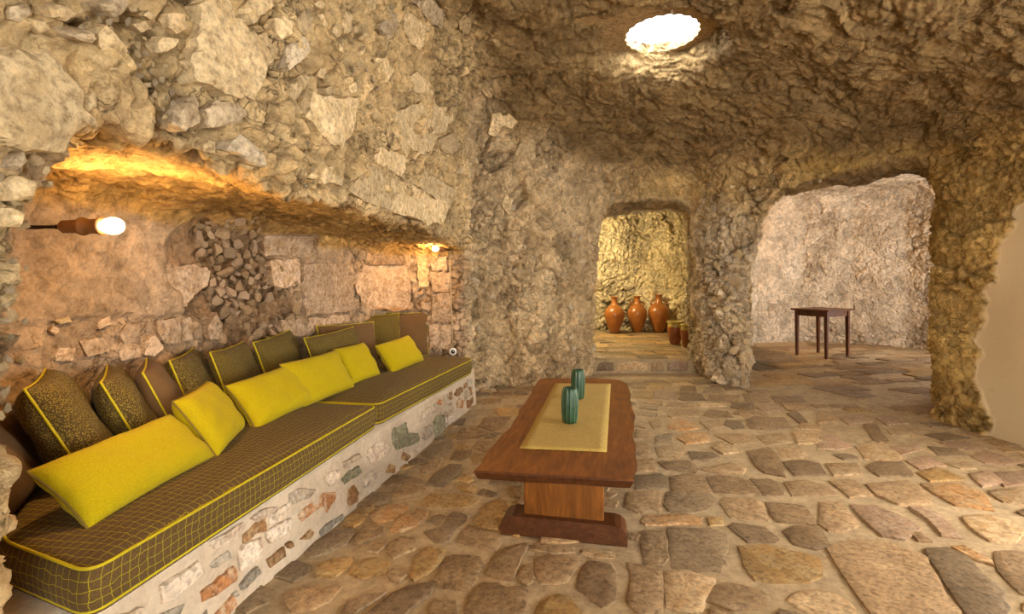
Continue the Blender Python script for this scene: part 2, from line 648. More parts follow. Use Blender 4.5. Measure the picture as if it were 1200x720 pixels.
def add_field_noise():
    """large lumps in the rock, on a coarse grid and blown up"""
    s = 3
    cx, cy, cz = gx[::s], gy[::s], gz[::s]
    cx = np.append(cx, cx[-1] + s * H); cy = np.append(cy, cy[-1] + s * H); cz = np.append(cz, cz[-1] + s * H)
    A, B, C = np.meshgrid(cx, cy, cz, indexing='ij')
    p = np.stack([A.ravel(), B.ravel(), C.ravel()], 1)
    n = 0.050 * fbm(p / 0.75, 2, 5) + 0.035 * vnoise(p / 0.33, 9)
    # calmer inside the alcove and at the plastered right wall
    calm = sstep(-1.0, -1.25, p[:, 0] - 0.19 * p[:, 1] + 0.15) * sstep(1.75, 1.5, p[:, 2])
    n = n * (1 - 0.65 * calm)
    n = n.reshape(A.shape).astype(np.float32)

    def up(a, axis, cnt):
        idx = np.arange(cnt) / s
        i0 = np.floor(idx).astype(int)
        t = (idx - i0).astype(np.float32)
        sh = [1, 1, 1]; sh[axis] = cnt
        t = t.reshape(sh)
        return np.take(a, i0, axis) * (1 - t) + np.take(a, i0 + 1, axis) * t
    n = up(up(up(n, 0, NX), 1, NY), 2, NZ)
    return n


FIELD += add_field_noise()


def field_at(p):
    q = (p - np.array([X0, Y0, Z0])) / H
    i = np.clip(np.floor(q).astype(int), 0, np.array([NX - 2, NY - 2, NZ - 2]))
    t = np.clip(q - i, 0, 1)
    out = 0
    for dx in (0, 1):
        for dy in (0, 1):
            for dz in (0, 1):
                w = (t[:, 0] if dx else 1 - t[:, 0]) * (t[:, 1] if dy else 1 - t[:, 1]) * (t[:, 2] if dz else 1 - t[:, 2])
                out = out + w * FIELD[i[:, 0] + dx, i[:, 1] + dy, i[:, 2] + dz]
    return out


def field_normal(p):
    e = 0.05
    g = np.stack([field_at(p + np.eye(3)[k] * e) - field_at(p - np.eye(3)[k] * e) for k in range(3)], 1)
    g = -g  # towards the air
    return g / np.maximum(1e-6, np.linalg.norm(g, axis=1))[:, None]


def ray_to_rock(px, py):
    """where the sight line through photo pixel (px, py) meets the rock: used to read stone positions off the photograph"""
    px, py = np.atleast_1d(np.array(px, float)), np.atleast_1d(np.array(py, float))
    d = np.stack([(px - 600) / F_PX, np.ones_like(px), -(py - HORIZON) / F_PX], 1)
    dn = d / np.linalg.norm(d, axis=1)[:, None]
    o = np.array([0, 0, CAM_H])
    t = np.full(len(px), 0.3)
    done = np.zeros(len(px), bool)
    for _ in range(220):
        v = field_at(o + dn * t[:, None])
        done |= v > -0.004
        t = np.where(done, t, t + np.clip(-v * 0.6, 0.006, 0.25))
        if done.all():
            break
    return o + dn * t[:, None]


def surface_nets(V):
    neg = V < 0
    c = [(0, 0, 0), (1, 0, 0), (0, 1, 0), (1, 1, 0), (0, 0, 1), (1, 0, 1), (0, 1, 1), (1, 1, 1)]
    cnt = np.zeros((NX - 1, NY - 1, NZ - 1), np.int8)
    for dx, dy, dz in c:
        cnt += neg[dx:NX - 1 + dx, dy:NY - 1 + dy, dz:NZ - 1 + dz]
    act = (cnt > 0) & (cnt < 8)
    ci, cj, ck = np.nonzero(act)
    vid = np.full(act.shape, -1, np.int32)
    vid[ci, cj, ck] = np.arange(len(ci))
    val = [V[ci + a, cj + b, ck + d] for a, b, d in c]
    edges = [(0, 1), (2, 3), (4, 5), (6, 7), (0, 2), (1, 3), (4, 6), (5, 7), (0, 4), (1, 5), (2, 6), (3, 7)]
    pos = np.zeros((len(ci), 3)); num = np.zeros(len(ci))
    for a, b in edges:
        va, vb = val[a], val[b]
        cr = (va < 0) != (vb < 0)
        t = np.where(cr, va / np.where(cr, va - vb, 1), 0)
        for ax in range(3):
            pos[:, ax] += cr * (c[a][ax] + t * (c[b][ax] - c[a][ax]))
        num += cr
    pos /= num[:, None]
    pos = (pos + np.stack([ci, cj, ck], 1)) * H + np.array([X0, Y0, Z0])
    quads = []
    for ax in range(3):
        sl0 = [slice(None)] * 3; sl1 = [slice(None)] * 3
        sl0[ax] = slice(0, -1); sl1[ax] = slice(1, None)
        a, b = neg[tuple(sl0)], neg[tuple(sl1)]
        ch = a != b
        I = np.stack(np.nonzero(ch), 1)
        o1, o2 = [k for k in range(3) if k != ax]
        ok = (I[:, o1] > 0) & (I[:, o2] > 0) & (I[:, o1] < V.shape[o1] - 1) & (I[:, o2] < V.shape[o2] - 1)
        I = I[ok]
        flip = a[I[:, 0], I[:, 1], I[:, 2]]
        def cell(d1, d2):
            J = I.copy()
            J[:, o1] += d1; J[:, o2] += d2
            return vid[J[:, 0], J[:, 1], J[:, 2]]
        q = np.stack([cell(-1, -1), cell(0, -1), cell(0, 0), cell(-1, 0)], 1)
        if ax == 1:
            flip = ~flip
        q[flip] = q[flip][:, ::-1]
        quads.append(q)
    q = np.concatenate(quads)
    return pos, q[(q >= 0).all(1)]


def subdivide(v, q):
    e = np.stack([q, np.roll(q, -1, 1)], 2).reshape(-1, 2)
    es = np.sort(e, 1)
    key = es[:, 0].astype(np.int64) * (len(v) + 1) + es[:, 1]
    uk, inv = np.unique(key, return_inverse=True)
    a = uk // (len(v) + 1); b = uk % (len(v) + 1)
    em = (v[a] + v[b]) / 2
    fm = v[q].mean(1)
    nv = np.concatenate([v, em, fm])
    ei = inv.reshape(-1, 4) + len(v)
    fi = np.arange(len(q)) + len(v) + len(em)
    qs = [np.stack([q[:, k], ei[:, k], fi, ei[:, (k - 1) % 4]], 1) for k in range(4)]
    return nv, np.concatenate(qs)


def laplace(v, q, it=1, f=0.5):
    n = len(v)
    a = q.ravel(); b = np.roll(q, -1, 1).ravel()
    ii = np.concatenate([a, b]); jj = np.concatenate([b, a])
    cnt = np.bincount(ii, minlength=n)
    for _ in range(it):
        m = np.stack([np.bincount(ii, v[jj, k], n) for k in range(3)], 1) / np.maximum(1, cnt)[:, None]
        v = v + (m - v) * f
    return v


def vnormals(v, q):
    d1 = v[q[:, 2]] - v[q[:, 0]]
    d2 = v[q[:, 3]] - v[q[:, 1]]
    fn = np.cross(d1, d2)
    n = np.zeros_like(v)
    for k in range(3):
        n[:, k] = sum(np.bincount(q[:, c], fn[:, k], len(v)) for c in range(4))
    return n / np.maximum(1e-9, np.linalg.norm(n, axis=1))[:, None]


PL_Z = [-.3, .08, .5, .77, 1.17, 1.69, 2.2, 3.0]
PL_Y = [3.75, 3.83, 3.98, 4.0, 3.83, 3.66, 3.35, 2.9]


def zones(p, n):
    """weights of the kinds of rock at points p with normals n"""
    x, y, z = p.T
    w = {}
    front = x - (-1.32 + .19 * y)         # <0 : behind the left wall's face
    wob = 0.12 * vnoise(p / .4, 77)
    w['alcove'] = sstep(-.02, -.12, front) * sstep(1.75, 1.6, z) * sstep(5.15, 5.0, y) * sstep(1.05, 1.15, y)
    w['store'] = sstep(6.35, 6.6, y + wob) * sstep(3.45, 3.3, x)
    w['inner'] = np.maximum(sstep(3.3, 3.45, x) * sstep(5.3, 5.6, y + .35 * (x - 3.3) + wob), 0) * (1 - w['store'])
    inmain = 1 - np.clip(w['alcove'] + w['store'] + w['inner'], 0, 1)
    zc = ceil_main(x, y)
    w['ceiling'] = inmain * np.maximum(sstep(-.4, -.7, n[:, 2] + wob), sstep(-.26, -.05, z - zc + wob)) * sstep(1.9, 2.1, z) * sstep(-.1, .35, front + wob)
    w['right'] = (inmain - w['ceiling']).clip(0) * sstep(2.5, 3.1, x + wob * 2)
    yb = np.interp(z, PL_Z, PL_Y) + 0.05 * vnoise(p / .12, 31) + .03 * vnoise(p / .05, 32)
    w['plaster'] = sstep(.015, -.015, y - yb) * sstep(2.9, 3.1, x) * sstep(.2, .5, y) * inmain * (z < 2.6)
    w['back'] = (inmain - w['ceiling'] - w['right']).clip(0) * sstep(4.7, 5.2, y + wob)
    return w


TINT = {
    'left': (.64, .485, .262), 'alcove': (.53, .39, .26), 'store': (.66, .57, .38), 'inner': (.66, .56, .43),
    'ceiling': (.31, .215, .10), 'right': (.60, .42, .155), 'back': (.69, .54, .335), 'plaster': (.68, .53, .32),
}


def displace(v, n, w):
    """rock relief along the normal; returns offset and the tint"""
    x, y, z = v.T
    f1, f2, hid, tl = worley(v / 0.26 + 0.25 * np.stack([vnoise(v / .2, 61), vnoise(v / .2, 62), vnoise(v / .2, 63)], 1), 3)
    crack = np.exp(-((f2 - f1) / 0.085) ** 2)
    big = 0.060 * (hid - .5) + 0.095 * tl - 0.045 * crack
    st = np.where(w['ceiling'] > .5, 0.6, 1.0)[:, None] * np.array([1, 1, 1])
    g1, g2, gid, gt = worley(v / 0.085 * st + 0.3 * np.stack([vnoise(v / .07, 64), vnoise(v / .07, 65), vnoise(v / .07, 66)], 1), 4)
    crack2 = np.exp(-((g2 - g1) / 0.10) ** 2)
    small = 0.026 * (gid - .5) + 0.042 * gt - 0.022 * crack2
    k1, k2, kid, kt = worley(v / 0.040, 8)
    tiny = 0.012 * (kid - .5) + 0.022 * kt - 0.008 * np.exp(-((k2 - k1) / 0.12) ** 2)
    fb = 0.022 * fbm(v / 0.22, 4, 21)
    rdg = 0.020 * (1 - 2.2 * np.abs(fbm(v / 0.11, 3, 25)))
    pit = -0.07 * np.exp(-(f1 / 0.22) ** 2) * (hid > .9) * (1 - w['ceiling']) * (1 - w['inner'])
    # patches of coarse rubble and patches of calm rock
    patch = sstep(-.25, .25, fbm(v / 0.7, 2, 41))
    # foliated ledges for the ceiling
    wv = v + .22 * np.stack([vnoise(v / .5, 55), vnoise(v / .5, 56), vnoise(v / .5, 57)], 1)
    lay = fbm(wv * np.array([1.0, 3.6, 3.6]) + wv[:, [1, 0, 2]] * np.array([0, .9, .9]), 5, 51, .58)
    amt = 1.0 - 0.55 * w['alcove'] - 0.6 * w['ceiling'] - 0.7 * w['inner'] - .2 * w['store'] - .45 * w['right']
    d = big * amt * (0.45 + 0.65 * patch) + small * (0.55 + .6 * patch) * (1 - .5 * w['alcove'] - .72 * w['ceiling'] - .45 * w['inner'] - .3 * w['right']) + tiny * (1 - .5 * w['alcove'] - .55 * w['ceiling'] - .5 * w['inner']) + fb * (0.9 - .4 * w['alcove']) + rdg * (1 - .5 * w['alcove'] - .9 * w['ceiling'] - .85 * w['inner'] - .3 * w['right']) + pit
    d = d + w['ceiling'] * 0.062 * (1 - 2.5 * np.abs(lay))
    # rubble pocket in the alcove wall: eaten back
    slab = w['alcove'] * sstep(2.95, 2.75, y + .12 * vnoise(v / .18, 47) - .35 * (1.5 - z)) * sstep(1.0, 1.03, z + .02 * vnoise(v / .15, 48)) * sstep(1.56, 1.5, z) * (x < -1.3)
    d = d * (1 - .6 * slab) + .022 * slab
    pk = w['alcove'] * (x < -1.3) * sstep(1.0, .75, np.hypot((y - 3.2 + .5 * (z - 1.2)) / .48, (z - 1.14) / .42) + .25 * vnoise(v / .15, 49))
    d = d - .045 * pk + pk * .03 * (gid - .5)
    pl = w['plaster']
    d = d * (1 - pl) + pl * (0.004 * vnoise(v / .3, 88)) + (1 - pl) * w['right'] * 0.035
    ti = np.zeros((len(v), 3), np.float32)
    tot = np.zeros(len(v), np.float32)
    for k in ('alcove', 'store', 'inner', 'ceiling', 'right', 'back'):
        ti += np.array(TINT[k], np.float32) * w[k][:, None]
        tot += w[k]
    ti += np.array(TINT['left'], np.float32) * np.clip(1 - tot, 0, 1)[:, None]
    col_ = np.exp(-(((x - 2.45) / .38) ** 2 + ((y - 5.85) / .5) ** 2)) * sstep(2.0, 1.5, z) * (1 - w['store']) * .8  # whiter tint round the pillar, painting in part of its daylight
    ti = ti * (1 - col_[:, None]) + np.array([.74, .64, .48]) * col_[:, None]
    oc = w['back'] * sstep(1.75, 2.15, z + .15 * vnoise(v / .3, 99)) * sstep(.9, 1.8, x) * .75
    ti = ti * (1 - oc[:, None]) + np.array([.62, .44, .18]) * oc[:, None]
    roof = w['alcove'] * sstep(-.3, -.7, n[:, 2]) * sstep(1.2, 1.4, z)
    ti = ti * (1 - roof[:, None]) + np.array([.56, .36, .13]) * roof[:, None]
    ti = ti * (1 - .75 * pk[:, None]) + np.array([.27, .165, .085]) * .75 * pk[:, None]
    # stones differ from the earthy matrix between them
    var = 0.82 + 0.30 * hid + 0.30 * (gid - .5) + .16 * (kid - .5)
    warm = (kid - .5)[:, None] * np.array([.04, .0, -.06])
    ti = ti * (var[:, None] + warm)
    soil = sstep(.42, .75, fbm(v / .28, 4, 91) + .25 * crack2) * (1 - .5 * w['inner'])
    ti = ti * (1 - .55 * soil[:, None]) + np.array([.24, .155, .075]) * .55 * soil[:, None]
    earth_shade = np.clip(crack2 * sstep(-.1, .35, fbm(v / .45, 3, 95)) * .75 + crack * .45 * sstep(-.2, .3, fbm(v / .3, 2, 96)), 0, .8) * (1 - .75 * w['inner'] - .5 * w['ceiling'] - .3 * w['store'] - .45 * w['back'] - .3 * w['right'] - .6 * slab)  # soil colour along the relief's cracks, also painting in their crevice shade
    ti = ti * (1 - earth_shade[:, None]) + np.array([.135, .088, .045]) * earth_shade[:, None]
    ti = ti * (1 - pl[:, None]) + np.array(TINT['plaster']) * pl[:, None]
    cl = (1 - .5 * w['ceiling'] - .55 * w['inner'] - .45 * w['alcove'] - .35 * w['right'] - .2 * w['back']) * (1 - slab) * (1 - pl)
    return d, ti, np.stack([1 - .93 * pl, cl], 1)


def build_cave():
    v, q = surface_nets(FIELD)
    v = laplace(v, q, 2, .5)
    c = v[q].mean(1)
    n = np.cross(v[q[:, 2]] - v[q[:, 0]], v[q[:, 3]] - v[q[:, 1]])
    n /= np.maximum(1e-9, np.linalg.norm(n, axis=1))[:, None]
    keep = (c[:, 2] > -0.22) & ~((np.hypot(c[:, 0] - SKY[0], c[:, 1] - SKY[1]) < .8) & (c[:, 2] > 3.44))
    q, c, n = q[keep], c[keep], n[keep]
    w = zones(c, n)
    x, y, z = c.T
    reg = np.full(len(q), 0)
    reg[w['back'] > .5] = 3
    reg[(w['right'] > .5)] = 4
    reg[w['ceiling'] > .5] = 2
    reg[w['alcove'] > .5] = 1
    reg[w['store'] > .5] = 5
    reg[w['inner'] > .5] = 6
    reg[(y < 0.35) & (reg != 2)] = 7
    names = ['wall_left', 'wall_alcove', 'ceiling', 'wall_back', 'wall_right', 'wall_store_room', 'wall_inner_room', 'wall_front']
    # detail where the photograph (or a step to the side of it) can look
    vis = (y > 0.45) & (np.abs(x) < 1.35 * y + .5) & (z - CAM_H < .75 * y + .35)
    vis &= ~((reg == 5) & (x < .9)) & ~((reg == 6) & (x > 7.0))
    flag = np.zeros(len(v), bool)
    flag[q[~vis].ravel()] = True
    lap = ~vis | flag[q].any(1)          # one ring of overlap, so no gap shows between detail levels
    out = {}
    for r, nm in enumerate(names):
        parts_v, parts_q, parts_c, parts_r, off = [], [], [], [], 0
        for lev, sel in ((2, (reg == r) & vis), (0, (reg == r) & lap)):
            qq = q[sel]
            if not len(qq):
                continue
            parts_q.append((lev, qq))
        out[nm] = parts_q
    # subdivide all fine quads together so neighbours share their border relief exactly
    fine = [(nm, lq) for nm in names for lq in out[nm] if lq[0] == 2]
    fq = np.concatenate([lq[1] for _, lq in fine])
    src = np.concatenate([np.full(len(lq[1]), names.index(nm)) for nm, lq in fine])
    used, inv = np.unique(fq, return_inverse=True)
    fv, fq = v[used], inv.reshape(-1, 4)
    for _ in range(2):
        fv, fq = subdivide(fv, fq)
        src = np.tile(src, 4)
        fv = laplace(fv, fq, 1, .5)
    fn = vnormals(fv, fq)
    fw = zones(fv, fn)
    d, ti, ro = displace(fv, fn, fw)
    fv = fv + fn * d[:, None]
    res = {}
    for r, nm in enumerate(names):
        vs_, qs_, ts_, rs_ = [], [], [], []
        off = 0
        qq = fq[src == r]
        if len(qq):
            us, iv = np.unique(qq, return_inverse=True)
            vs_.append(fv[us]); qs_.append(iv.reshape(-1, 4)); ts_.append(ti[us]); rs_.append(ro[us]); off += len(us)
        for lev, cq in out[nm]:
            if lev == 0:
                us, iv = np.unique(cq, return_inverse=True)
                cv = v[us]; iv = iv.reshape(-1, 4)
                cn = vnormals(cv, iv)
                cw = zones(cv, cn)
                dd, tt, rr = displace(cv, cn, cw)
                vs_.append(cv + cn * (dd * .5)[:, None]); qs_.append(iv + off); ts_.append(tt); rs_.append(rr); off += len(us)
        me = mesh_np(nm, np.concatenate(vs_), np.concatenate(qs_))
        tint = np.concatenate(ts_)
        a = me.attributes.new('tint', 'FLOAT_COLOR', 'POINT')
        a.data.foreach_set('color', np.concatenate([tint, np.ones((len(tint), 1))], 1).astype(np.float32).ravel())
        a = me.attributes.new('rough_amount', 'FLOAT', 'POINT')
        ra = np.concatenate(rs_).astype(np.float32)
        a.data.foreach_set('value', np.ascontiguousarray(ra[:, 0]))
        a = me.attributes.new('clast', 'FLOAT', 'POINT')
        a.data.foreach_set('value', np.ascontiguousarray(ra[:, 1]))
        o = link(nm, me, M['rock'])
        o['kind'] = 'structure'
        res[nm] = o
    return res


WALL = build_cave()
LAB = {
    'wall_left': 'rough cream rock wall of embedded boulders above the cushioned bench',
    'wall_alcove': 'low lamp-lit alcove of dressed and crumbling stone behind the bench',
    'ceiling': 'brown vaulted rock ceiling pierced by the skylight',
    'wall_back': 'crumbly rock wall and pillar between the two doorways',
    'wall_right': 'ochre rock pillar beside smooth plaster on the right',
    'wall_store_room': 'yellow-lit rock wall behind the clay amphorae',
    'wall_inner_room': 'pale chipped rock wall behind the wooden table',
    'wall_front': 'rock wall behind the viewer with the entrance',
}
for k, o in WALL.items():
    o['label'] = LAB[k]

# ------------------------------------------------------------------ stones set in the walls


def outline(pts, sub=3, jit=0.06):
    """resample a polygon (n,3) with a little raggedness"""
    pts = np.array(pts, float)
    n = len(pts)
    size = np.linalg.norm(pts.max(0) - pts.min(0))
    out = []
    for i in range(n):
        a, b = pts[i], pts[(i + 1) % n]
        for k in range(sub):
            t = k / sub
            p = a + (b - a) * t
            out.append(p + RNG.normal(0, 1, 3) * jit * size * (0.25 if k == 0 else 0.5) * .35)
    return np.array(out)


def stone_mesh(name, ol, normal, proud, depth=0.05, rings=2, rough=0.3, inset=0.1, follow=None, dome=.35):
    """a slab-like stone: buried skirt, chamfered edge, uneven face. ol (n,3) lies on the surface"""
    n = len(ol)
    c = ol.mean(0)
    sd = RNG.uniform(0, 50, 3)
    verts = [c * 0 + p - normal * depth for p in ol]
    verts += [p + normal * proud * 0.55 for p in ol]
    levels = [1 - inset] + [(1 - inset) * (rings - k) / (rings + 1) for k in range(rings)]
    for s in levels:
        b_ = c + (ol - c) * s
        if follow is not None:
            b_ = follow(b_, normal)
        hgt = proud * (1 + dome * (1 - s)) + vnoise(b_ / .07 + sd, 3) * proud * rough
        verts += list(b_ + normal * hgt[:, None])
    verts.append((follow(c[None], normal)[0] if follow is not None else c) + normal * proud * (1 + dome))
    faces = []
    R = 2 + len(levels)
    for r in range(R - 1):
        for k in range(n):
            a, b = r * n + k, r * n + (k + 1) % n
            faces.append((a, b, b + n, a + n))
    last = (R - 1) * n
    for k in range(n):
        faces.append((last + k, last + (k + 1) % n, len(verts) - 1))
    v = np.array(verts)
    f0 = faces[len(faces) - 1]
    nn = np.cross(v[f0[1]] - v[f0[0]], v[f0[2]] - v[f0[0]])
    if nn @ normal < 0:
        faces = [f[::-1] for f in faces]
    me = mesh_py(name, v - c, faces, True)
    return me, c


def to_rock(p, nrm):
    for _ in range(3):
        p = p + nrm * (np.clip(field_at(p), -.06, .06) * .8)[:, None]
    return p


def wall_stone(parent, ox, oy, sc, poly, mat, proud=0.03, depth=0.05, rings=2, sub=4, rough=.3):
    px = [ox + p[0] / sc for p in poly]
    py = [oy + p[1] / sc for p in poly]
    P = ray_to_rock(px, py)
    c = P.mean(0)
    # keep outliers (edge of an overhang) near the stone's own distance
    med = np.median(P[:, 1])
    ok = np.abs(P[:, 1] - med) < 0.5 + 0.1 * med
    if ok.sum() < 3:
        return None
    P = P[ok]
    FN = field_normal(P)
    nrm = FN.mean(0)
    pt_, dt_ = np.ptp(P[:, 1]), np.min(FN @ (nrm / np.linalg.norm(nrm)))
    if pt_ > .5 + .3 * med or dt_ < .3 or (pt_ > .5 and dt_ < .65):
        return None            # would straddle an edge of the rock
    P = P + FN * 0.004
    nrm /= np.linalg.norm(nrm)
    ol = outline(P, sub)
    ext = np.linalg.norm(ol - ol.mean(0), axis=1).mean()
    me, c = stone_mesh('stone', ol, nrm, proud, depth, rings, rough, float(np.clip(.016 / ext, .05, .3)), to_rock)
    smooth_by_angle(me, 30)
    return link('stone', me, mat, parent, c)


WM = WALL_MATS
L_ = WALL['wall_left']
W1 = (0, 0, 5); W2 = (200, 0, 5); W3 = (400, 0, 5); W4 = (0, 130, 5); W5 = (200, 130, 5); W6 = (400, 130, 5)
left_stones = [
    (W1, [(-120, 300), (200, 270), (280, 310), (400, 480), (450, 640), (520, 720), (470, 800), (420, 850), (100, 870), (-120, 800)], 'cream', .045, 5),
    (W1, [(540, 190), (590, 140), (630, 170), (720, 290), (690, 330), (560, 290)], 'cream', .03, 2),
    (W1, [(290, 180), (350, 160), (480, 170), (495, 215), (450, 240), (340, 215)], 'grey', .05, 2),
    (W1, [(560, 20), (640, -20), (720, -10), (700, 60), (650, 100), (590, 60)], 'grey', .03, 2),
    (W1, [(900, 260), (930, 215), (1030, 230), (1000, 280), (920, 310)], 'cream', .02, 2),
    (W1, [(480, 460), (520, 415), (580, 440), (570, 520), (500, 500)], 'cream', .02, 2),
    (W1, [(450, 580), (500, 515), (550, 560), (540, 620), (480, 660)], 'cream', .02, 2),
    (W1, [(820, 90), (850, 60), (890, 90), (870, 115)], 'cream', .015, 1),
    (W1, [(760, 140), (830, 120), (870, 165), (810, 190)], 'buff', .015, 1),
    (W1, [(960, 80), (1060, 80), (1080, 160), (1020, 200), (970, 160)], 'buff', .018, 2),
    (W1, [(580, 370), (620, 335), (690, 360), (680, 400), (600, 410)], 'cream', .015, 1),
    (W1, [(130, 100), (220, 110), (260, 170), (190, 200), (130, 160)], 'buff', .03, 2),
    (W1, [(20, 40), (120, 20), (150, 80), (80, 130), (20, 110)], 'grey', .03, 2),
    (W1, [(250, 40), (340, 20), (420, 80), (350, 120), (270, 100)], 'buff', .03, 2),
    (W2, [(170, -20), (290, -20), (310, 100), (370, 105), (420, 190), (550, 190), (575, 330), (540, 400), (510, 510), (460, 580), (330, 560), (130, 480), (85, 360), (130, 270), (140, 110)], 'cream', .04, 5),
    (W2, [(400, 60), (430, -20), (570, -20), (580, 40), (490, 100), (460, 145)], 'cream', .04, 2),
    (W2, [(590, 110), (640, 90), (690, 140), (690, 200), (630, 240), (585, 180)], 'cream', .035, 2),
    (W2, [(720, 120), (760, 65), (810, 90), (815, 160), (770, 215), (730, 180)], 'cream', .03, 2),
    (W2, [(660, 270), (740, 215), (795, 260), (795, 320), (740, 370), (680, 415), (640, 400)], 'white', .035, 2),
    (W2, [(680, 500), (740, 440), (800, 440), (780, 490), (710, 590), (665, 570)], 'cream', .035, 2),
    (W2, [(790, 540), (960, 570), (1080, 560), (1070, 640), (1040, 760), (970, 870), (900, 830), (760, 690)], 'cream', .05, 4),
    (W2, [(820, 350), (860, 315), (905, 345), (850, 400)], 'cream', .02, 1),
    (W2, [(835, 450), (870, 390), (905, 400), (880, 460)], 'cream', .02, 1),
    (W2, [(925, 190), (960, 130), (990, 150), (965, 220)], 'cream', .025, 1),
    (W2, [(990, 130), (1010, 65), (1055, 100), (1030, 200), (1000, 200)], 'cream', .025, 1),
    (W2, [(850, 90), (880, 85), (910, 150), (890, 170)], 'cream', .02, 1),
    (W2, [(820, 20), (870, 5), (890, 30), (870, 60)], 'cream', .02, 1),
    (W2, [(1085, 230), (1120, 195), (1150, 210), (1110, 240)], 'cream', .02, 1),
    (W2, [(1060, 160), (1090, 130), (1100, 180), (1070, 195)], 'cream', .02, 1),
    (W2, [(800, 230), (860, 200), (920, 210), (890, 300), (820, 290)], 'buff', .02, 1),
    (W2, [(430, 690), (470, 640), (550, 640), (520, 690), (450, 730)], 'cream', .02, 1),
    (W2, [(540, 730), (570, 655), (610, 690), (600, 740)], 'white', .025, 1),
    (W2, [(0, 640), (110, 560), (140, 610), (150, 720), (60, 770), (-20, 720)], 'grey', .03, 2),
    (W2, [(180, 640), (250, 590), (330, 600), (420, 640), (400, 720), (210, 750)], 'grey', .03, 2),
    (W2, [(970, 260), (1005, 250), (995, 320), (975, 330)], 'cream', .02, 1),
    (W2, [(1095, 300), (1130, 265), (1125, 310), (1105, 330)], 'cream', .02, 1),
    (W2, [(890, 520), (930, 500), (950, 545), (910, 555)], 'cream', .018, 1),
    (W2, [(1030, 500), (1070, 480), (1085, 530), (1045, 550)], 'cream', .018, 1),
    (W3, [(210, 150), (250, 75), (300, 80), (320, 150), (265, 235), (225, 195)], 'grey', .03, 2),
    (W3, [(350, 180), (380, 70), (430, 110), (510, 170), (490, 250), (440, 290), (390, 250)], 'cream', .035, 2),
    (W3, [(400, 450), (430, 420), (500, 480), (530, 560), (420, 540)], 'cream', .02, 2),
    (W3, [(200, 340), (250, 330), (300, 420), (250, 490), (210, 430)], 'cream', .02, 2),
    (W3, [(680, 120), (720, 80), (760, 120), (740, 200), (690, 170)], 'buff', .02, 2),
    (W3, [(430, 20), (520, -20), (600, 80), (580, 160), (510, 140)], 'grey', .025, 2),
    (W3, [(640, -10), (700, 0), (690, 90), (640, 60)], 'buff', .025, 2),
    (W3, [(20, 90), (50, 130), (40, 190), (0, 180)], 'cream', .02, 1),
    (W3, [(130, 10), (190, -10), (190, 60), (150, 70)], 'cream', .02, 1),
    (W5, [(290, 230), (370, 130), (430, 170), (520, 250), (565, 310), (540, 340), (420, 290)], 'white', .04, 2),
    (W5, [(170, 200), (200, 165), (240, 180), (240, 240), (175, 230)], 'cream', .025, 1),
    (W5, [(620, 290), (650, 270), (715, 290), (700, 320), (640, 325)], 'cream', .02, 1),
    (W5, [(575, 280), (600, 265), (630, 300), (615, 330), (580, 320)], 'cream', .02, 1),
    (W5, [(780, 390), (820, 360), (850, 380), (830, 405)], 'cream', .02, 1),
    (W5, [(920, 420), (940, 370), (1000, 390), (990, 440)], 'cream', .02, 1),
    (W5, [(860, 400), (890, 330), (940, 320), (930, 400), (890, 430)], 'cream', .02, 1),
    (W5, [(1055, 130), (1090, 40), (1115, 70), (1070, 170)], 'white', .02, 1),
    (W5, [(440, 120), (480, 130), (530, 190), (510, 215)], 'buff', .02, 1),
    (W6, [(20, 470), (160, 310), (330, 390), (310, 480), (280, 590), (120, 530)], 'cream', .02, 3),
    (W6, [(345, 395), (370, 320), (500, 370), (660, 460), (640, 550), (480, 470)], 'cream', .018, 3),
    (W6, [(290, 590), (330, 410), (480, 470), (635, 560), (570, 670), (480, 660)], 'cream', .02, 3),
    (W6, [(180, 260), (230, 215), (350, 260), (385, 290), (335, 385), (170, 305)], 'cream', .02, 2),
    (W6, [(270, 180), (310, 0), (480, -60), (640, -20), (650, 60), (540, 190), (430, 290), (360, 250)], 'cream', .015, 4),
    (W6, [(940, 560), (960, 490), (1000, 520), (980, 610)], 'cream', .018, 1),
    (W6, [(860, 130), (880, 20), (960, 0), (1030, 60), (980, 140), (900, 160)], 'cream', .018, 2),
    (W6, [(1020, 260), (1060, 150), (1130, 170), (1140, 280), (1070, 310)], 'cream', .018, 2),
    (W6, [(560, 170), (640, 130), (700, 200), (640, 260), (580, 230)], 'buff', .014, 2),
    (W6, [(640, 260), (760, 220), (820, 330), (760, 400), (660, 360)], 'cream', .014, 2),
    (W4, [(130, 320), (230, 260), (400, 290), (380, 340), (250, 390)], 'grey', .05, 2),
    (W4, [(180, 200), (300, 155), (450, 240), (420, 290), (300, 260)], 'cream', .03, 2),
    (W4, [(20, 620), (40, 570), (115, 600), (90, 680), (30, 680)], 'cream', .02, 2),
    (W4, [(0, 420), (60, 380), (180, 420), (150, 520), (40, 530)], 'cream', .03, 2),
    (W4, [(20, 270), (100, 240), (120, 300), (60, 350), (10, 330)], 'grey', .03, 2),
]
for (ox, oy, sc), poly, mt, pr, rg in left_stones:
    wall_stone(L_, ox, oy, sc, poly, WM[mt], pr * .8, .05, rg)

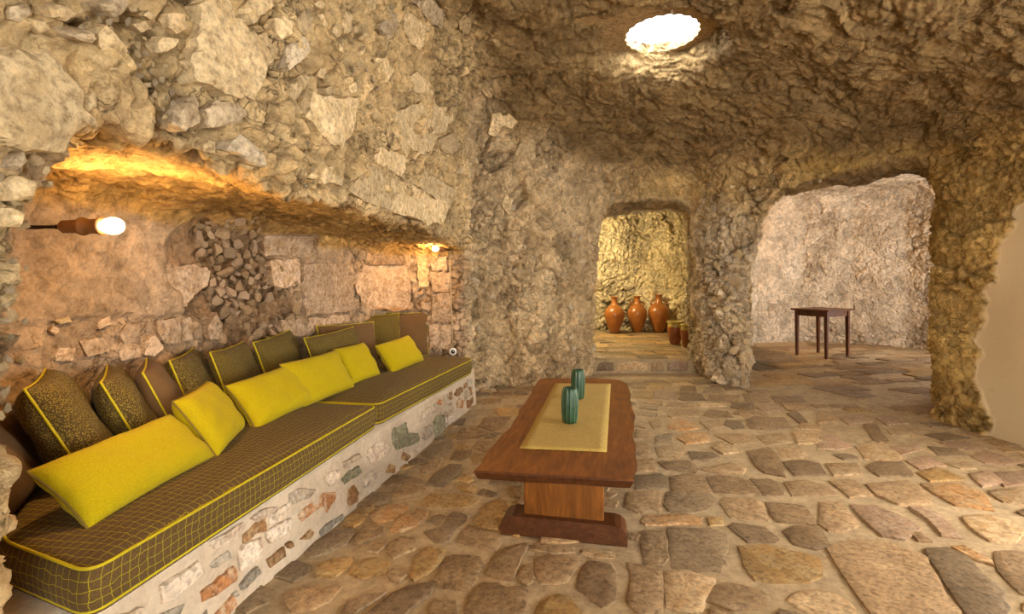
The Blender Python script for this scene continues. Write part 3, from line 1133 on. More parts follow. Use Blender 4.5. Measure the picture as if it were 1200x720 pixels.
A_ = WALL['wall_alcove']
Q0 = (40, 280, 5); R0 = (240, 250, 3.75)
alc_stones = [
    (Q0, [(700, 480), (830, 460), (850, 520), (850, 600), (760, 615), (720, 560)], 'pinkish', .02, 2),
    (Q0, [(1010, 520), (1060, 430), (1090, 500), (1070, 590), (1020, 590)], 'pinkish', .02, 2),
    (Q0, [(110, 680), (130, 640), (230, 640), (210, 715), (110, 715)], 'pinkish', .02, 1),
    (Q0, [(80, 540), (100, 510), (140, 530), (110, 565)], 'pinkish', .02, 1),
    (Q0, [(360, 490), (430, 450), (440, 500), (370, 530)], 'pinkish', .015, 1),
    (Q0, [(100, 480), (180, 450), (210, 490), (130, 505)], 'buff', .03, 1),
    (Q0, [(490, 560), (530, 500), (620, 520), (600, 600), (520, 620)], 'pinkish', .018, 2),
    (Q0, [(250, 600), (300, 590), (400, 580), (430, 660), (300, 690)], 'pinkish', .02, 2),
    (Q0, [(640, 600), (700, 560), (750, 640), (700, 690), (640, 680)], 'pinkish', .015, 1),
    (Q0, [(480, 640), (600, 620), (620, 690), (500, 715)], 'pinkish', .015, 1),
    (Q0, [(860, 470), (910, 460), (920, 590), (870, 600)], 'pinkish', .015, 1),
    (Q0, [(770, 150), (910, 150), (1010, 170), (1020, 260), (930, 330), (880, 390), (700, 420), (560, 420), (740, 310)], 'pinkish', .016, 4),
    (R0, [(280, 210), (410, 205), (415, 310), (350, 330), (300, 320)], 'pinkish', .018, 3),
    (R0, [(430, 220), (650, 215), (650, 330), (640, 430), (440, 450), (420, 350)], 'pinkish', .018, 4),
    (R0, [(658, 220), (880, 225), (905, 310), (900, 420), (700, 430), (660, 330)], 'pinkish', .016, 4),
    (R0, [(250, 90), (500, 95), (490, 190), (260, 185)], 'pinkish', .018, 3),
    (R0, [(520, 105), (880, 135), (890, 210), (540, 205)], 'pinkish', .016, 3),
    (R0, [(330, 470), (430, 465), (435, 540), (340, 545)], 'pinkish', .018, 2),
    (R0, [(445, 460), (620, 445), (640, 480), (500, 490), (450, 540)], 'pinkish', .016, 2),
    (R0, [(990, 260), (1075, 260), (1075, 345), (1000, 345)], 'pinkish', .016, 2),
    (R0, [(1000, 355), (1080, 350), (1085, 480), (1000, 475)], 'pinkish', .016, 2),
    (R0, [(985, 490), (1085, 490), (1080, 600), (990, 590)], 'pinkish', .016, 2),
    (R0, [(990, 200), (1060, 190), (1065, 250), (1000, 250)], 'pinkish', .016, 2),
    (R0, [(935, 190), (980, 200), (985, 320), (940, 330)], 'buff', .016, 2),
]
for (ox, oy, sc), poly, mt, pr, rg in alc_stones:
    wall_stone(A_, ox, oy, sc, poly, WM[mt], pr * .75, .06, rg, 5)


def chunk_mesh(seed, flat=0.7):
    r = random.Random(seed)
    bm = bmesh.new()
    for _ in range(15):
        d = Vector((r.gauss(0, 1), r.gauss(0, 1), r.gauss(0, 1))).normalized()
        s = r.uniform(.75, 1.0)
        bm.verts.new((d.x * s, d.y * s * .8, d.z * s * flat))
    res = bmesh.ops.convex_hull(bm, input=bm.verts[:])
    junk = [g for g in res['geom_interior'] if isinstance(g, bmesh.types.BMVert)]
    if junk:
        bmesh.ops.delete(bm, geom=junk, context='VERTS')
    return mesh_bm('stone_chip', bm)


def pip(poly, x, y):
    c = False
    n = len(poly)
    for i in range(n):
        x1, y1 = poly[i]; x2, y2 = poly[(i + 1) % n]
        if (y1 > y) != (y2 > y) and x < x1 + (y - y1) * (x2 - x1) / (y2 - y1):
            c = not c
    return c


CHIPS = {}
for k_, names_ in {'left': ['cream', 'buff', 'grey'], 'alc': ['chip', 'pinkish', 'brown'], 'back': ['cream', 'white', 'buff', 'chip'], 'right': ['buff', 'white']}.items():
    lst = []
    for j, nm in enumerate(names_):
        for s in range(4):
            me = chunk_mesh(100 * j + s + len(k_) * 7)
            me.materials.append(WM[nm])
            lst.append(me)
    CHIPS[k_] = lst


def scatter(parent, region, count, smin_px, smax_px, kit, sink=0.35, minsep=0.7):
    """single stones lodged in the rock face, inside a region read off the photograph"""
    xs = [p[0] for p in region]; ys = [p[1] for p in region]
    pts = []
    tries = 0
    while len(pts) < count and tries < count * 30:
        tries += 1
        x, y = random.uniform(min(xs), max(xs)), random.uniform(min(ys), max(ys))
        if not pip(region, x, y):
            continue
        s = random.uniform(smin_px, smax_px)
        if any((x - a) ** 2 + (y - b) ** 2 < (minsep * (s + t)) ** 2 * .25 for a, b, t in pts):
            continue
        pts.append((x, y, s))
    if not pts:
        return
    P = ray_to_rock([p[0] for p in pts], [p[1] for p in pts])
    N = field_normal(P)
    for (x, y, s), p, n in zip(pts, P, N):
        r = s / 2 * p[1] / F_PX
        o = link('stone', random.choice(CHIPS[kit]), None, parent)
        q = Vector(n).to_track_quat('Z', 'Y') @ Euler((random.gauss(0, .35), random.gauss(0, .35), random.uniform(0, 6.3))).to_quaternion()
        o.rotation_mode = 'QUATERNION'
        o.rotation_quaternion = q
        k = random.uniform(.8, 1.25)
        o.scale = (r * k, r * 1.1 / k, r * random.uniform(.7, 1.0))
        o.location = Vector(p) - Vector(n) * r * sink * .6


random.seed(5)
scatter(A_, [(228, 262), (300, 252), (312, 300), (350, 335), (357, 388), (320, 398), (275, 385), (240, 345)], 190, 8, 22, 'alc', .25, .62)
scatter(A_, [(50, 330), (130, 375), (210, 380), (240, 400), (180, 430), (60, 430)], 40, 8, 18, 'alc', .55)
scatter(A_, [(485, 290), (553, 300), (553, 410), (500, 405)], 40, 6, 12, 'alc', .55)
scatter(L_, [(100, 5), (165, 5), (175, 60), (215, 80), (212, 140), (190, 165), (110, 130), (90, 90)], 95, 6, 15, 'left', .5)
scatter(L_, [(315, 5), (480, 5), (500, 110), (430, 160), (405, 115), (340, 90), (325, 40)], 85, 6, 15, 'left', .5)
scatter(L_, [(300, 140), (345, 150), (390, 185), (400, 215), (370, 225), (300, 190)], 40, 6, 13, 'left', .5)
scatter(L_, [(0, 180), (90, 190), (70, 240), (45, 300), (20, 500), (0, 520)], 24, 9, 20, 'left', .5)
B_ = WALL['wall_back']
scatter(B_, [(636, 285), (700, 250), (702, 440), (640, 445)], 110, 6, 16, 'back', .45)
scatter(B_, [(556, 290), (640, 190), (700, 220), (690, 260), (630, 300), (560, 440)], 60, 6, 14, 'back', .55)
scatter(B_, [(812, 265), (868, 255), (880, 450), (832, 442)], 80, 7, 18, 'back', .45)
scatter(B_, [(820, 190), (1080, 190), (1060, 205), (900, 225), (870, 270), (810, 250)], 45, 6, 15, 'back', .6)
scatter(WALL['wall_right'], [(1095, 430), (1140, 440), (1150, 500), (1090, 492)], 14, 7, 16, 'right', .4)
# rubble at the end of the bench
scatter(B_, [(556, 446), (585, 446), (585, 462), (556, 462)], 14, 7, 12, 'back', .1)

# ------------------------------------------------------------------ floor


def floor_pt(x, y):
    Y = F_PX * CAM_H / (y - HORIZON)
    return ((x - 600) / F_PX * Y, Y)


def grid_floor(name, x0, x1, y0, y1, z, step=0.12):
    xs = np.arange(x0, x1 + step, step); ys = np.arange(y0, y1 + step, step)
    A, B = np.meshgrid(xs, ys, indexing='ij')
    p = np.stack([A.ravel(), B.ravel(), np.zeros(A.size)], 1)
    p[:, 2] = z + 0.006 * vnoise(p / .35, 71) - 0.004
    nx, ny = len(xs), len(ys)
    idx = np.arange(nx * ny).reshape(nx, ny)
    q = np.stack([idx[:-1, :-1].ravel(), idx[1:, :-1].ravel(), idx[1:, 1:].ravel(), idx[:-1, 1:].ravel()], 1)
    o = link(name, mesh_np(name, p, q), M['mortar'])
    o['kind'] = 'structure'
    return o


floor = grid_floor('floor', -2.0, 7.4, -2.4, 9.6, 0.0)
floor['label'] = 'irregular brown stone paving set in pale mortar'

FA, FB, FC, FD, FE, FF, FG = (240, 576), (480, 576), (720, 576), (960, 576), (380, 450), (720, 440), (960, 440)
traced = [
    (FA, 'grey', [(590, 360), (650, 300), (760, 235), (850, 220), (875, 250), (830, 310), (700, 370), (620, 385)]),
    (FA, 'ochre', [(810, 200), (830, 150), (930, 95), (985, 80), (990, 110), (930, 170), (880, 205)]),
    (FA, 'orange', [(970, 150), (1020, 95), (1180, 80), (1190, 110), (1110, 165), (1010, 185)]),
    (FA, 'brown', [(860, 310), (890, 250), (930, 205), (1040, 215), (1040, 250), (940, 300)]),
    (FA, 'brown', [(945, 355), (1000, 300), (1060, 290), (1070, 310), (1010, 365)]),
    (FA, 'tan', [(1070, 360), (1080, 310), (1150, 270), (1230, 280), (1230, 340), (1110, 390)]),
    (FA, 'ochre', [(655, 500), (665, 430), (760, 400), (870, 400), (840, 450), (760, 505)]),
    (FA, 'grey', [(400, 500), (440, 440), (540, 410), (620, 440), (600, 490), (520, 530)]),
    (FA, 'tan', [(460, 640), (500, 590), (640, 560), (790, 570), (720, 650), (640, 690), (520, 700)]),
    (FA, 'grey', [(160, 690), (210, 610), (330, 560), (400, 590), (370, 650), (250, 710)]),
    (FA, 'dark', [(790, 740), (830, 660), (920, 620), (1060, 600), (1010, 640), (900, 700), (860, 760)]),
    (FA, 'dark', [(930, 735), (1010, 670), (1100, 600), (1200, 560), (1340, 545), (1320, 600), (1250, 660), (1200, 700), (1140, 760)]),
    (FA, 'ochre', [(850, 480), (900, 420), (1000, 390), (1080, 420), (1060, 480), (930, 510)]),
    (FA, 'orange', [(1090, 230), (1150, 150), (1280, 120), (1310, 150), (1230, 210), (1150, 240)]),
    (FB, 'dark', [(90, 240), (200, 205), (210, 160), (260, 120), (330, 145), (310, 190), (260, 240), (210, 300), (150, 295)]),
    (FB, 'brown', [(150, 520), (190, 430), (250, 380), (400, 390), (430, 440), (390, 520), (330, 580), (200, 560)]),
    (FB, 'ochre', [(0, 490), (30, 400), (100, 330), (210, 350), (180, 420), (110, 480), (30, 520)]),
    (FB, 'brown', [(455, 480), (500, 390), (560, 340), (680, 310), (690, 340), (640, 430), (600, 520), (500, 505)]),
    (FB, 'brown', [(330, 700), (360, 610), (430, 540), (520, 545), (570, 570), (650, 560), (685, 590), (670, 680), (640, 760), (330, 780)]),
    (FB, 'brown', [(110, 700), (150, 645), (270, 645), (275, 720), (240, 770), (110, 770)]),
    (FB, 'tan', [(740, 400), (800, 380), (980, 400), (975, 450), (920, 530), (860, 545), (770, 540), (735, 480)]),
    (FB, 'brown', [(630, 500), (680, 430), (720, 440), (730, 520), (690, 550), (640, 530)]),
    (FB, 'dark', [(980, 570), (1010, 460), (1060, 415), (1180, 440), (1205, 480), (1200, 640), (1130, 680), (1060, 640)]),
    (FB, 'ochre', [(740, 720), (780, 660), (870, 610), (930, 625), (1000, 700), (1010, 770), (740, 770)]),
    (FB, 'tan', [(725, 345), (730, 310), (960, 335), (970, 365), (830, 370)]),
    (FB, 'pale', [(1010, 370), (1020, 345), (1200, 365), (1200, 400), (1080, 395)]),
    (FB, 'tan', [(300, 250), (340, 205), (450, 235), (540, 270), (500, 350), (430, 340), (290, 300)]),
    (FB, 'ochre', [(380, 180), (440, 90), (530, 50), (610, 80), (560, 160), (520, 220), (450, 215)]),
    (FB, 'tan', [(0, 150), (40, 110), (120, 120), (90, 180), (10, 210)]),
    (FB, 'ochre', [(60, 80), (120, 20), (330, 20), (400, 50), (350, 90), (200, 100)]),
    (FC, 'tan', [(70, 90), (80, 10), (250, 0), (270, 40), (275, 120), (140, 125)]),
    (FC, 'grey', [(295, 80), (310, 10), (430, -10), (560, 20), (590, 60), (540, 110), (440, 130), (330, 115)]),
    (FC, 'tan', [(620, 70), (640, 40), (830, 45), (870, 80), (890, 170), (760, 165), (680, 155)]),
    (FC, 'brown', [(890, 70), (1040, 80), (1110, 90), (1160, 150), (1180, 195), (960, 180), (920, 140)]),
    (FC, 'orange', [(160, 180), (190, 150), (400, 140), (510, 155), (500, 200), (360, 195), (190, 200)]),
    (FC, 'grey', [(320, 220), (560, 225), (650, 260), (660, 320), (635, 380), (650, 430), (620, 470), (480, 470), (350, 450), (330, 340)]),
    (FC, 'brown', [(160, 240), (290, 235), (310, 300), (315, 400), (290, 440), (180, 440), (160, 330)]),
    (FC, 'tan', [(70, 430), (110, 430), (280, 470), (285, 600), (270, 700), (130, 705), (70, 650), (90, 520)]),
    (FC, 'pale', [(300, 480), (420, 470), (590, 520), (570, 580), (530, 640), (520, 690), (440, 710), (310, 670)]),
    (FC, 'dark', [(670, 210), (700, 190), (880, 215), (960, 280), (940, 300), (780, 300)]),
    (FC, 'brown', [(990, 240), (1060, 205), (1200, 210), (1260, 320), (1180, 340), (1050, 310)]),
    (FC, 'ochre', [(730, 330), (900, 320), (1100, 370), (1190, 400), (1210, 500), (1120, 530), (900, 530), (830, 520), (770, 440)]),
    (FC, 'tan', [(555, 640), (590, 560), (660, 540), (850, 580), (900, 620), (880, 690), (700, 690)]),
    (FC, 'pale', [(1020, 640), (1080, 595), (1190, 580), (1290, 610), (1380, 660), (1440, 740), (1180, 740), (1090, 690)]),
    (FC, 'ochre', [(540, 160), (630, 155), (640, 200), (560, 205)]),
    (FD, 'tan', [(10, 70), (130, 70), (170, 120), (230, 200), (130, 235), (60, 230), (0, 190)]),
    (FD, 'pink', [(190, 85), (330, 90), (480, 150), (590, 215), (500, 280), (380, 260), (300, 200)]),
    (FD, 'pink', [(530, 95), (640, 100), (730, 160), (800, 240), (830, 270), (720, 260), (640, 170)]),
    (FD, 'tan', [(50, 330), (230, 290), (430, 310), (620, 390), (680, 500), (740, 620), (830, 740), (330, 740), (200, 560), (120, 440)]),
    (FD, 'grey', [(630, 345), (760, 345), (880, 390), (950, 480), (1080, 600), (1110, 680), (1090, 750), (890, 750), (790, 600), (710, 480)]),
    (FD, 'orange', [(780, 330), (840, 320), (1010, 410), (1020, 440), (900, 400)]),
    (FD, 'pale', [(840, 150), (980, 140), (1110, 170), (1190, 240), (1150, 300), (1000, 290), (900, 220)]),
    (FD, 'brown', [(530, 240), (590, 245), (660, 295), (580, 290)]),
    (FD, 'tan', [(1030, 360), (1200, 360), (1320, 480), (1340, 640), (1180, 600), (1050, 470)]),
    (FE, 'grey', [(570, 410), (640, 360), (740, 335), (755, 370), (700, 435), (610, 435)]),
    (FE, 'grey', [(600, 590), (660, 520), (730, 475), (800, 480), (790, 530), (700, 600)]),
    (FE, 'brown', [(740, 440), (770, 395), (860, 390), (850, 430), (800, 450)]),
    (FE, 'brown', [(870, 375), (900, 340), (1010, 340), (990, 380), (950, 405)]),
    (FE, 'brown', [(910, 250), (940, 200), (1090, 195), (1060, 250), (980, 275)]),
    (FE, 'brown', [(775, 325), (830, 280), (940, 270), (960, 290), (900, 315)]),
    (FE, 'dark', [(760, 240), (785, 210), (830, 205), (810, 240)]),
    (FE, 'brown', [(780, 290), (800, 265), (830, 265), (820, 290)]),
    (FE, 'brown', [(850, 265), (860, 248), (900, 250), (890, 268)]),
    (FE, 'grey', [(190, 690), (280, 640), (390, 640), (390, 690), (300, 720), (200, 720)]),
    (FE, 'brown', [(390, 650), (410, 610), (590, 615), (560, 650), (450, 670)]),
    (FE, 'brown', [(440, 580), (480, 545), (560, 560), (600, 590), (540, 600)]),
    (FE, 'brown', [(340, 590), (400, 540), (480, 530), (450, 570), (380, 600)]),
    (FE, 'ochre', [(1000, 150), (1040, 140), (1180, 150), (1150, 185), (1030, 190)]),
    (FE, 'brown', [(900, 105), (950, 90), (1040, 85), (1030, 110), (940, 120)]),
    (FE, 'ochre', [(860, 430), (900, 410), (960, 420), (930, 455), (870, 460)]),
    (FE, 'tan', [(560, 500), (620, 455), (680, 450), (640, 510), (590, 520)]),
    (FF, 'dark', [(775, 260), (830, 245), (990, 250), (1025, 310), (900, 320), (800, 310)]),
    (FF, 'dark', [(680, 190), (690, 165), (810, 165), (820, 195), (740, 200)]),
    (FF, 'dark', [(755, 110), (890, 110), (910, 155), (770, 155)]),
    (FF, 'dark', [(920, 125), (1080, 120), (1120, 155), (950, 160)]),
    (FF, 'dark', [(375, 140), (400, 110), (510, 110), (530, 145), (420, 150)]),
    (FF, 'dark', [(435, 450), (570, 455), (615, 480), (540, 500), (460, 495)]),
    (FF, 'grey', [(245, 360), (340, 340), (330, 390), (250, 395)]),
    (FF, 'pale', [(240, 420), (400, 415), (410, 450), (380, 490), (270, 485)]),
    (FF, 'orange', [(320, 310), (330, 275), (400, 260), (470, 285), (500, 310), (400, 320)]),
    (FF, 'pale', [(500, 270), (610, 265), (630, 290), (560, 320)]),
    (FF, 'grey', [(640, 290), (660, 265), (745, 270), (760, 310), (700, 320)]),
    (FF, 'orange', [(375, 370), (420, 340), (540, 345), (560, 385), (420, 400)]),
    (FF, 'tan', [(590, 350), (800, 345), (820, 395), (700, 405)]),
    (FF, 'pale', [(570, 420), (620, 390), (720, 425), (730, 450), (640, 460)]),
    (FF, 'brown', [(780, 450), (900, 425), (960, 480), (1000, 590), (880, 570), (830, 530)]),
    (FF, 'pale', [(950, 430), (1060, 420), (1130, 470), (1130, 490), (990, 480)]),
    (FF, 'dark', [(990, 510), (1100, 500), (1200, 520), (1240, 580), (1060, 585)]),
    (FF, 'brown', [(260, 510), (440, 505), (490, 550), (470, 570), (310, 550)]),
    (FF, 'tan', [(510, 550), (680, 515), (770, 545), (750, 580), (620, 575)]),
    (FF, 'brown', [(330, 600), (430, 580), (520, 590), (560, 690), (340, 690)]),
    (FF, 'brown', [(545, 600), (620, 590), (720, 600), (790, 620), (860, 700), (590, 690)]),
    (FF, 'brown', [(800, 610), (920, 615), (980, 650), (990, 700), (880, 705)]),
    (FF, 'tan', [(1000, 630), (1120, 620), (1250, 650), (1300, 700), (1050, 710)]),
    (FF, 'grey', [(120, 590), (270, 580), (310, 610), (310, 660), (130, 670)]),
    (FF, 'brown', [(120, 500), (230, 495), (245, 560), (130, 570)]),
    (FF, 'brown', [(115, 400), (190, 395), (210, 440), (190, 480), (120, 475)]),
    (FF, 'brown', [(205, 270), (260, 255), (280, 300), (230, 312)]),
    (FF, 'grey', [(135, 235), (160, 212), (250, 225), (240, 245)]),
    (FF, 'grey', [(145, 195), (160, 178), (250, 185), (250, 205)]),
    (FF, 'brown', [(150, 165), (200, 145), (280, 155), (280, 178)]),
    (FF, 'tan', [(315, 235), (340, 205), (500, 200), (490, 240), (340, 245)]),
    (FF, 'brown', [(520, 235), (560, 205), (660, 215), (690, 245), (600, 255)]),
    (FF, 'tan', [(300, 190), (320, 165), (460, 165), (460, 188)]),
    (FF, 'tan', [(540, 150), (560, 115), (730, 120), (720, 160)]),
    (FF, 'pink', [(230, 135), (250, 95), (360, 95), (360, 145)]),
    (FF, 'ochre', [(100, 130), (110, 95), (230, 90), (220, 140)]),
    (FF, 'brown', [(380, 105), (390, 65), (470, 65), (480, 105)]),
    (FF, 'grey', [(520, 100), (530, 70), (620, 75), (640, 105)]),
    (FF, 'pink', [(830, 190), (850, 165), (960, 170), (970, 210), (870, 205)]),
    (FF, 'brown', [(980, 165), (1130, 165), (1140, 200), (1020, 205)]),
    (FF, 'dark', [(1010, 225), (1060, 205), (1130, 270), (1080, 275)]),
    (FF, 'pale', [(840, 360), (980, 340), (1050, 390), (900, 410)]),
    (FF, 'pale', [(1050, 335), (1200, 350), (1230, 400), (1080, 400)]),
    (FF, 'tan', [(1060, 310), (1100, 280), (1220, 290), (1210, 320)]),
    (FF, 'tan', [(700, 225), (720, 205), (880, 215), (900, 240), (760, 240)]),
    (FF, 'tan', [(120, 300), (150, 270), (190, 290), (180, 310)]),
    (FF, 'tan', [(115, 370), (130, 320), (200, 335), (200, 370)]),
    (FG, 'dark', [(280, 540), (330, 510), (480, 510), (550, 590), (350, 590)]),
    (FG, 'pale', [(40, 520), (220, 520), (250, 580), (90, 585)]),
    (FG, 'pale', [(220, 420), (350, 380), (490, 480), (420, 510), (270, 490)]),
    (FG, 'brown', [(260, 290), (330, 290), (410, 390), (330, 400)]),
    (FG, 'pale', [(400, 320), (540, 320), (560, 360), (420, 350)]),
    (FG, 'pink', [(420, 420), (580, 410), (600, 440), (490, 470)]),
    (FG, 'grey', [(640, 420), (780, 430), (870, 470), (700, 475)]),
    (FG, 'pink', [(510, 500), (640, 470), (740, 530), (590, 550)]),
    (FG, 'ochre', [(580, 570), (700, 540), (850, 610), (650, 620)]),
    (FG, 'orange', [(600, 640), (830, 640), (960, 690), (1010, 790), (800, 760)]),
    (FG, 'tan', [(290, 640), (520, 620), (640, 700), (640, 750), (460, 750), (340, 700)]),
    (FG, 'tan', [(60, 620), (200, 610), (310, 700), (180, 715)]),
    (FG, 'pale', [(740, 520), (860, 510), (920, 550), (830, 550)]),
    (FG, 'pink', [(880, 470), (1000, 450), (1180, 510), (1100, 530), (980, 520)]),
    (FG, 'pink', [(880, 580), (1000, 560), (1080, 630), (960, 650)]),
    (FG, 'pink', [(1010, 570), (1200, 560), (1240, 630), (1090, 650)]),
    (FG, 'pale', [(990, 680), (1200, 660), (1260, 760), (1080, 740)]),
    (FG, 'grey', [(620, 350), (740, 340), (880, 370), (720, 385)]),
    (FG, 'pink', [(700, 395), (860, 390), (980, 430), (820, 440)]),
    (FG, 'pink', [(330, 250), (420, 240), (520, 280), (400, 290)]),
    (FG, 'pink', [(130, 250), (250, 230), (310, 270), (180, 290)]),
    (FG, 'tan', [(0, 210), (90, 220), (110, 265), (0, 280)]),
    (FG, 'pink', [(0, 360), (80, 350), (190, 420), (110, 435), (0, 430)]),
]
placed = []     # plan polygons already taken


def paving(poly2, z, mt, parent, proud=0.006, sub=2):
    P = np.array([(x, y, z) for x, y in poly2], float)
    ol = outline(P, sub, .05)
    ol[:, 2] = z
    me, c = stone_mesh('paving_stone', ol, np.array([0, 0, 1.0]), proud, .03, 1, .35, .06, None, .1)
    smooth_by_angle(me, 40)
    return link('paving_stone', me, FLOOR_MATS[mt], parent, c)


for (ox, oy), mt, poly in traced:
    pp = [floor_pt(ox + x / 5, oy + y / 5) for x, y in poly]
    mx_, my_ = sum(p[0] for p in pp) / len(pp), sum(p[1] for p in pp) / len(pp)
    pp = [(mx_ + (a - mx_) * 1.06, my_ + (b - my_) * 1.06) for a, b in pp]
    placed.append(pp)
    paving(pp, 0.0, mt, floor)


def clear_of(pp, lim=0.02):
    cx = sum(p[0] for p in pp) / len(pp); cy = sum(p[1] for p in pp) / len(pp)
    tests = list(pp) + [(cx, cy)] + [((p[0] + cx) / 2, (p[1] + cy) / 2) for p in pp] + [((a[0] + b[0]) / 2, (a[1] + b[1]) / 2) for a, b in zip(pp, pp[1:] + pp[:1])]
    for q in placed:
        xs = [a[0] for a in q]; ys = [a[1] for a in q]
        if max(p[0] for p in pp) < min(xs) or min(p[0] for p in pp) > max(xs) or max(p[1] for p in pp) < min(ys) or min(p[1] for p in pp) > max(ys):
            continue
        if any(pip(q, *t) for t in tests) or any(pip(pp, *t) for t in q):
            return False
    return True


def in_poly(poly, x, y, margin=0.0):
    return float(poly_sdf(poly, np.array([x]), np.array([y]))[0]) < -margin


def courses(region, ang, row_lo, row_hi, len_lo, len_hi, z, parent, mats, gap=0.025, limit=999, cond=None):
    """rows of irregular slabs over a plan region, leaving out places already paved"""
    ca, sa = math.cos(ang), math.sin(ang)
    R = [(x * ca + y * sa, -x * sa + y * ca) for x, y in region]
    u0, u1 = min(p[0] for p in R), max(p[0] for p in R)
    v0, v1 = min(p[1] for p in R), max(p[1] for p in R)
    v = v0
    cnt = 0
    while v < v1:
        h = random.uniform(row_lo, row_hi)
        u = u0 - random.uniform(0, len_hi)
        while u < u1 and cnt < limit:
            w = random.uniform(len_lo, len_hi)
            j = lambda: random.uniform(-.14, .14) * h
            pp = [(u + gap + j(), v + gap + j()), (u + w / 2 + j(), v + gap * .6 + j()), (u + w - gap + j(), v + gap + j()), (u + w - gap + j(), v + h - gap + j()),
                  (u + w / 2 + j(), v + h - gap * .6 + j()), (u + gap + j(), v + h - gap + j())]
            pw = [(a * ca - b * sa, a * sa + b * ca) for a, b in pp]
            cx, cy = sum(p[0] for p in pw) / 6, sum(p[1] for p in pw) / 6
            if in_poly(region, cx, cy) and (cond is None or cond(cx, cy)) and clear_of(pw):
                placed.append(pw)
                paving(pw, z, random.choice(mats), parent)
                cnt += 1
            u += w
        v += h


random.seed(21)
MAINF = [(-1.1, .9), (-.42, 4.7), (-.4, 5.35), (.4, 5.75), (1.0, 6.1), (2.2, 6.0), (2.6, 5.5), (3.5, 4.4), (3.6, 3.6), (3.6, 1.2), (1.5, .9)]
courses(MAINF, .1, .11, .20, .14, .30, 0.0, floor, ['tan', 'brown', 'grey', 'pink', 'ochre', 'dark', 'pale'], .016)
random.seed(22)
courses(MAINF, -.5, .07, .11, .08, .14, 0.0, floor, ['tan', 'brown', 'grey', 'ochre'], .014, 70)
INNERF = [(2.7, 5.5), (3.5, 4.45), (4.2, 5.0), (6.7, 5.8), (7.0, 8.6), (6.1, 9.3), (4.0, 9.1), (3.1, 6.3)]
random.seed(23)
courses(INNERF, .25, .17, .30, .35, .75, 0.0, floor, ['brown', 'tan', 'ochre', 'dark', 'grey', 'brown'], .02, 999, lambda x, y: x / max(y, .1) < .95)

# raised floor of the pottery room with its stone step
STORE_Z = 0.17
store_floor = grid_floor('floor_store_room', .4, 3.6, 6.75, 10.15, STORE_Z)
store_floor['label'] = 'raised stone paving of the room with the amphorae'
random.seed(24)
STOREF = [(.7, 6.82), (2.45, 6.82), (3.2, 7.6), (3.2, 9.3), (2.4, 9.65), (1.2, 9.6), (.6, 8.4)]
placed_keep, placed = placed, []
courses(STOREF, .04, .20, .32, .25, .55, STORE_Z, store_floor, ['brown', 'tan', 'dark', 'ochre'], .02, 999, lambda x, y: .12 < x / y < .42)
placed = placed_keep

bm = bmesh.new()
box_bm(bm, 1.65, 6.62, STORE_Z / 2 - .02, 1.6, .42, STORE_Z + .03, .02, 2)
bmesh.ops.subdivide_edges(bm, edges=bm.edges[:], cuts=5, use_grid_fill=True)
for v in bm.verts:
    nz = vnoise(np.array([[v.co.x, v.co.y, v.co.z]]) / .11, 5)[0]
    v.co += Vector((0, -.025 * nz - .02, .010 * nz))
step = link('step', mesh_bm('step', bm, True), M['mortar'])
tag(step, 'low stone step up into the room with the amphorae', None, None, 'structure')
random.seed(25)
xx = 1.03
for wd, mt in ((.26, 'grey'), (.42, 'pale'), (.20, 'tan'), (.30, 'pink')):
    ol = outline(np.array([(xx + .02, 6.385, .03), (xx + wd - .02, 6.385, .035), (xx + wd - .02, 6.39, .135), (xx + wd / 2, 6.39, .15), (xx + .03, 6.39, .13)]), 2, .04)
    ol[:, 1] = 6.385
    me, c = stone_mesh('step_stone', ol, np.array([0, -1.0, 0]), .012, .04, 1, .5, .1)
    link('step_stone', smooth_by_angle(me, 40), FLOOR_MATS[mt], step, c)
    xx += wd
xx = .98
for wd, mt in ((.34, 'brown'), (.28, 'tan'), (.4, 'grey'), (.26, 'tan')):
    paving([(xx + .02, 6.45), (xx + wd - .02, 6.45), (xx + wd - .02, 6.72), (xx + wd / 2, 6.74), (xx + .02, 6.72)], STORE_Z - .003, mt, step)
    xx += wd

# ------------------------------------------------------------------ bench
BZ = 0.318


def bench_x(y):
    return -1.414 + .2163 * y


bench = link('stone_bench', None, None)
bench.empty_display_size = .2
bench.location = (0, 0, 0)
tag(bench, 'whitewashed rubble-stone bench built along the alcove under the grid mattresses', 'bench')
ys = np.linspace(1.02, 4.86, 97)
zs = np.linspace(-.03, BZ, 13)
verts, faces = [], []
for y in ys:
    for z in zs:
        verts.append((bench_x(y) + .02 * (1 - z / BZ), y, z))
verts = np.array(verts)
verts[:, 0] += 0.012 * fbm(verts / .13, 3, 14) + .010 * vnoise(verts / .5, 15)
nz_ = len(zs)
for i in range(len(ys) - 1):
    for k in range(nz_ - 1):
        faces.append((i * nz_ + k, (i + 1) * nz_ + k, (i + 1) * nz_ + k + 1, i * nz_ + k + 1))
base = len(verts)
ext = []
for i, y in enumerate(ys):
    x_b = np.interp(y, [1.0, 1.3, 1.6, 2.9, 4.4, 4.93], [-1.2, -1.6, -1.95, -1.75, -1.35, -1.12]) - .06
    ext.append((x_b, y, BZ))
verts = np.concatenate([verts, np.array(ext)])
for i in range(len(ys) - 1):
    faces.append((i * nz_ + nz_ - 1, (i + 1) * nz_ + nz_ - 1, base + i + 1, base + i))
body = link('bench_body', mesh_py('bench_body', verts, faces), M['plaster'], bench)


def bench_hit(px, py):
    # sight line against the bench's front plane x = -1.414 + .2163 y (+ batter)
    r = (px - 600) / F_PX
    Y = -1.404 / (r - .2163)
    return np.array([r * Y, Y, CAM_H - (py - HORIZON) / F_PX * Y])


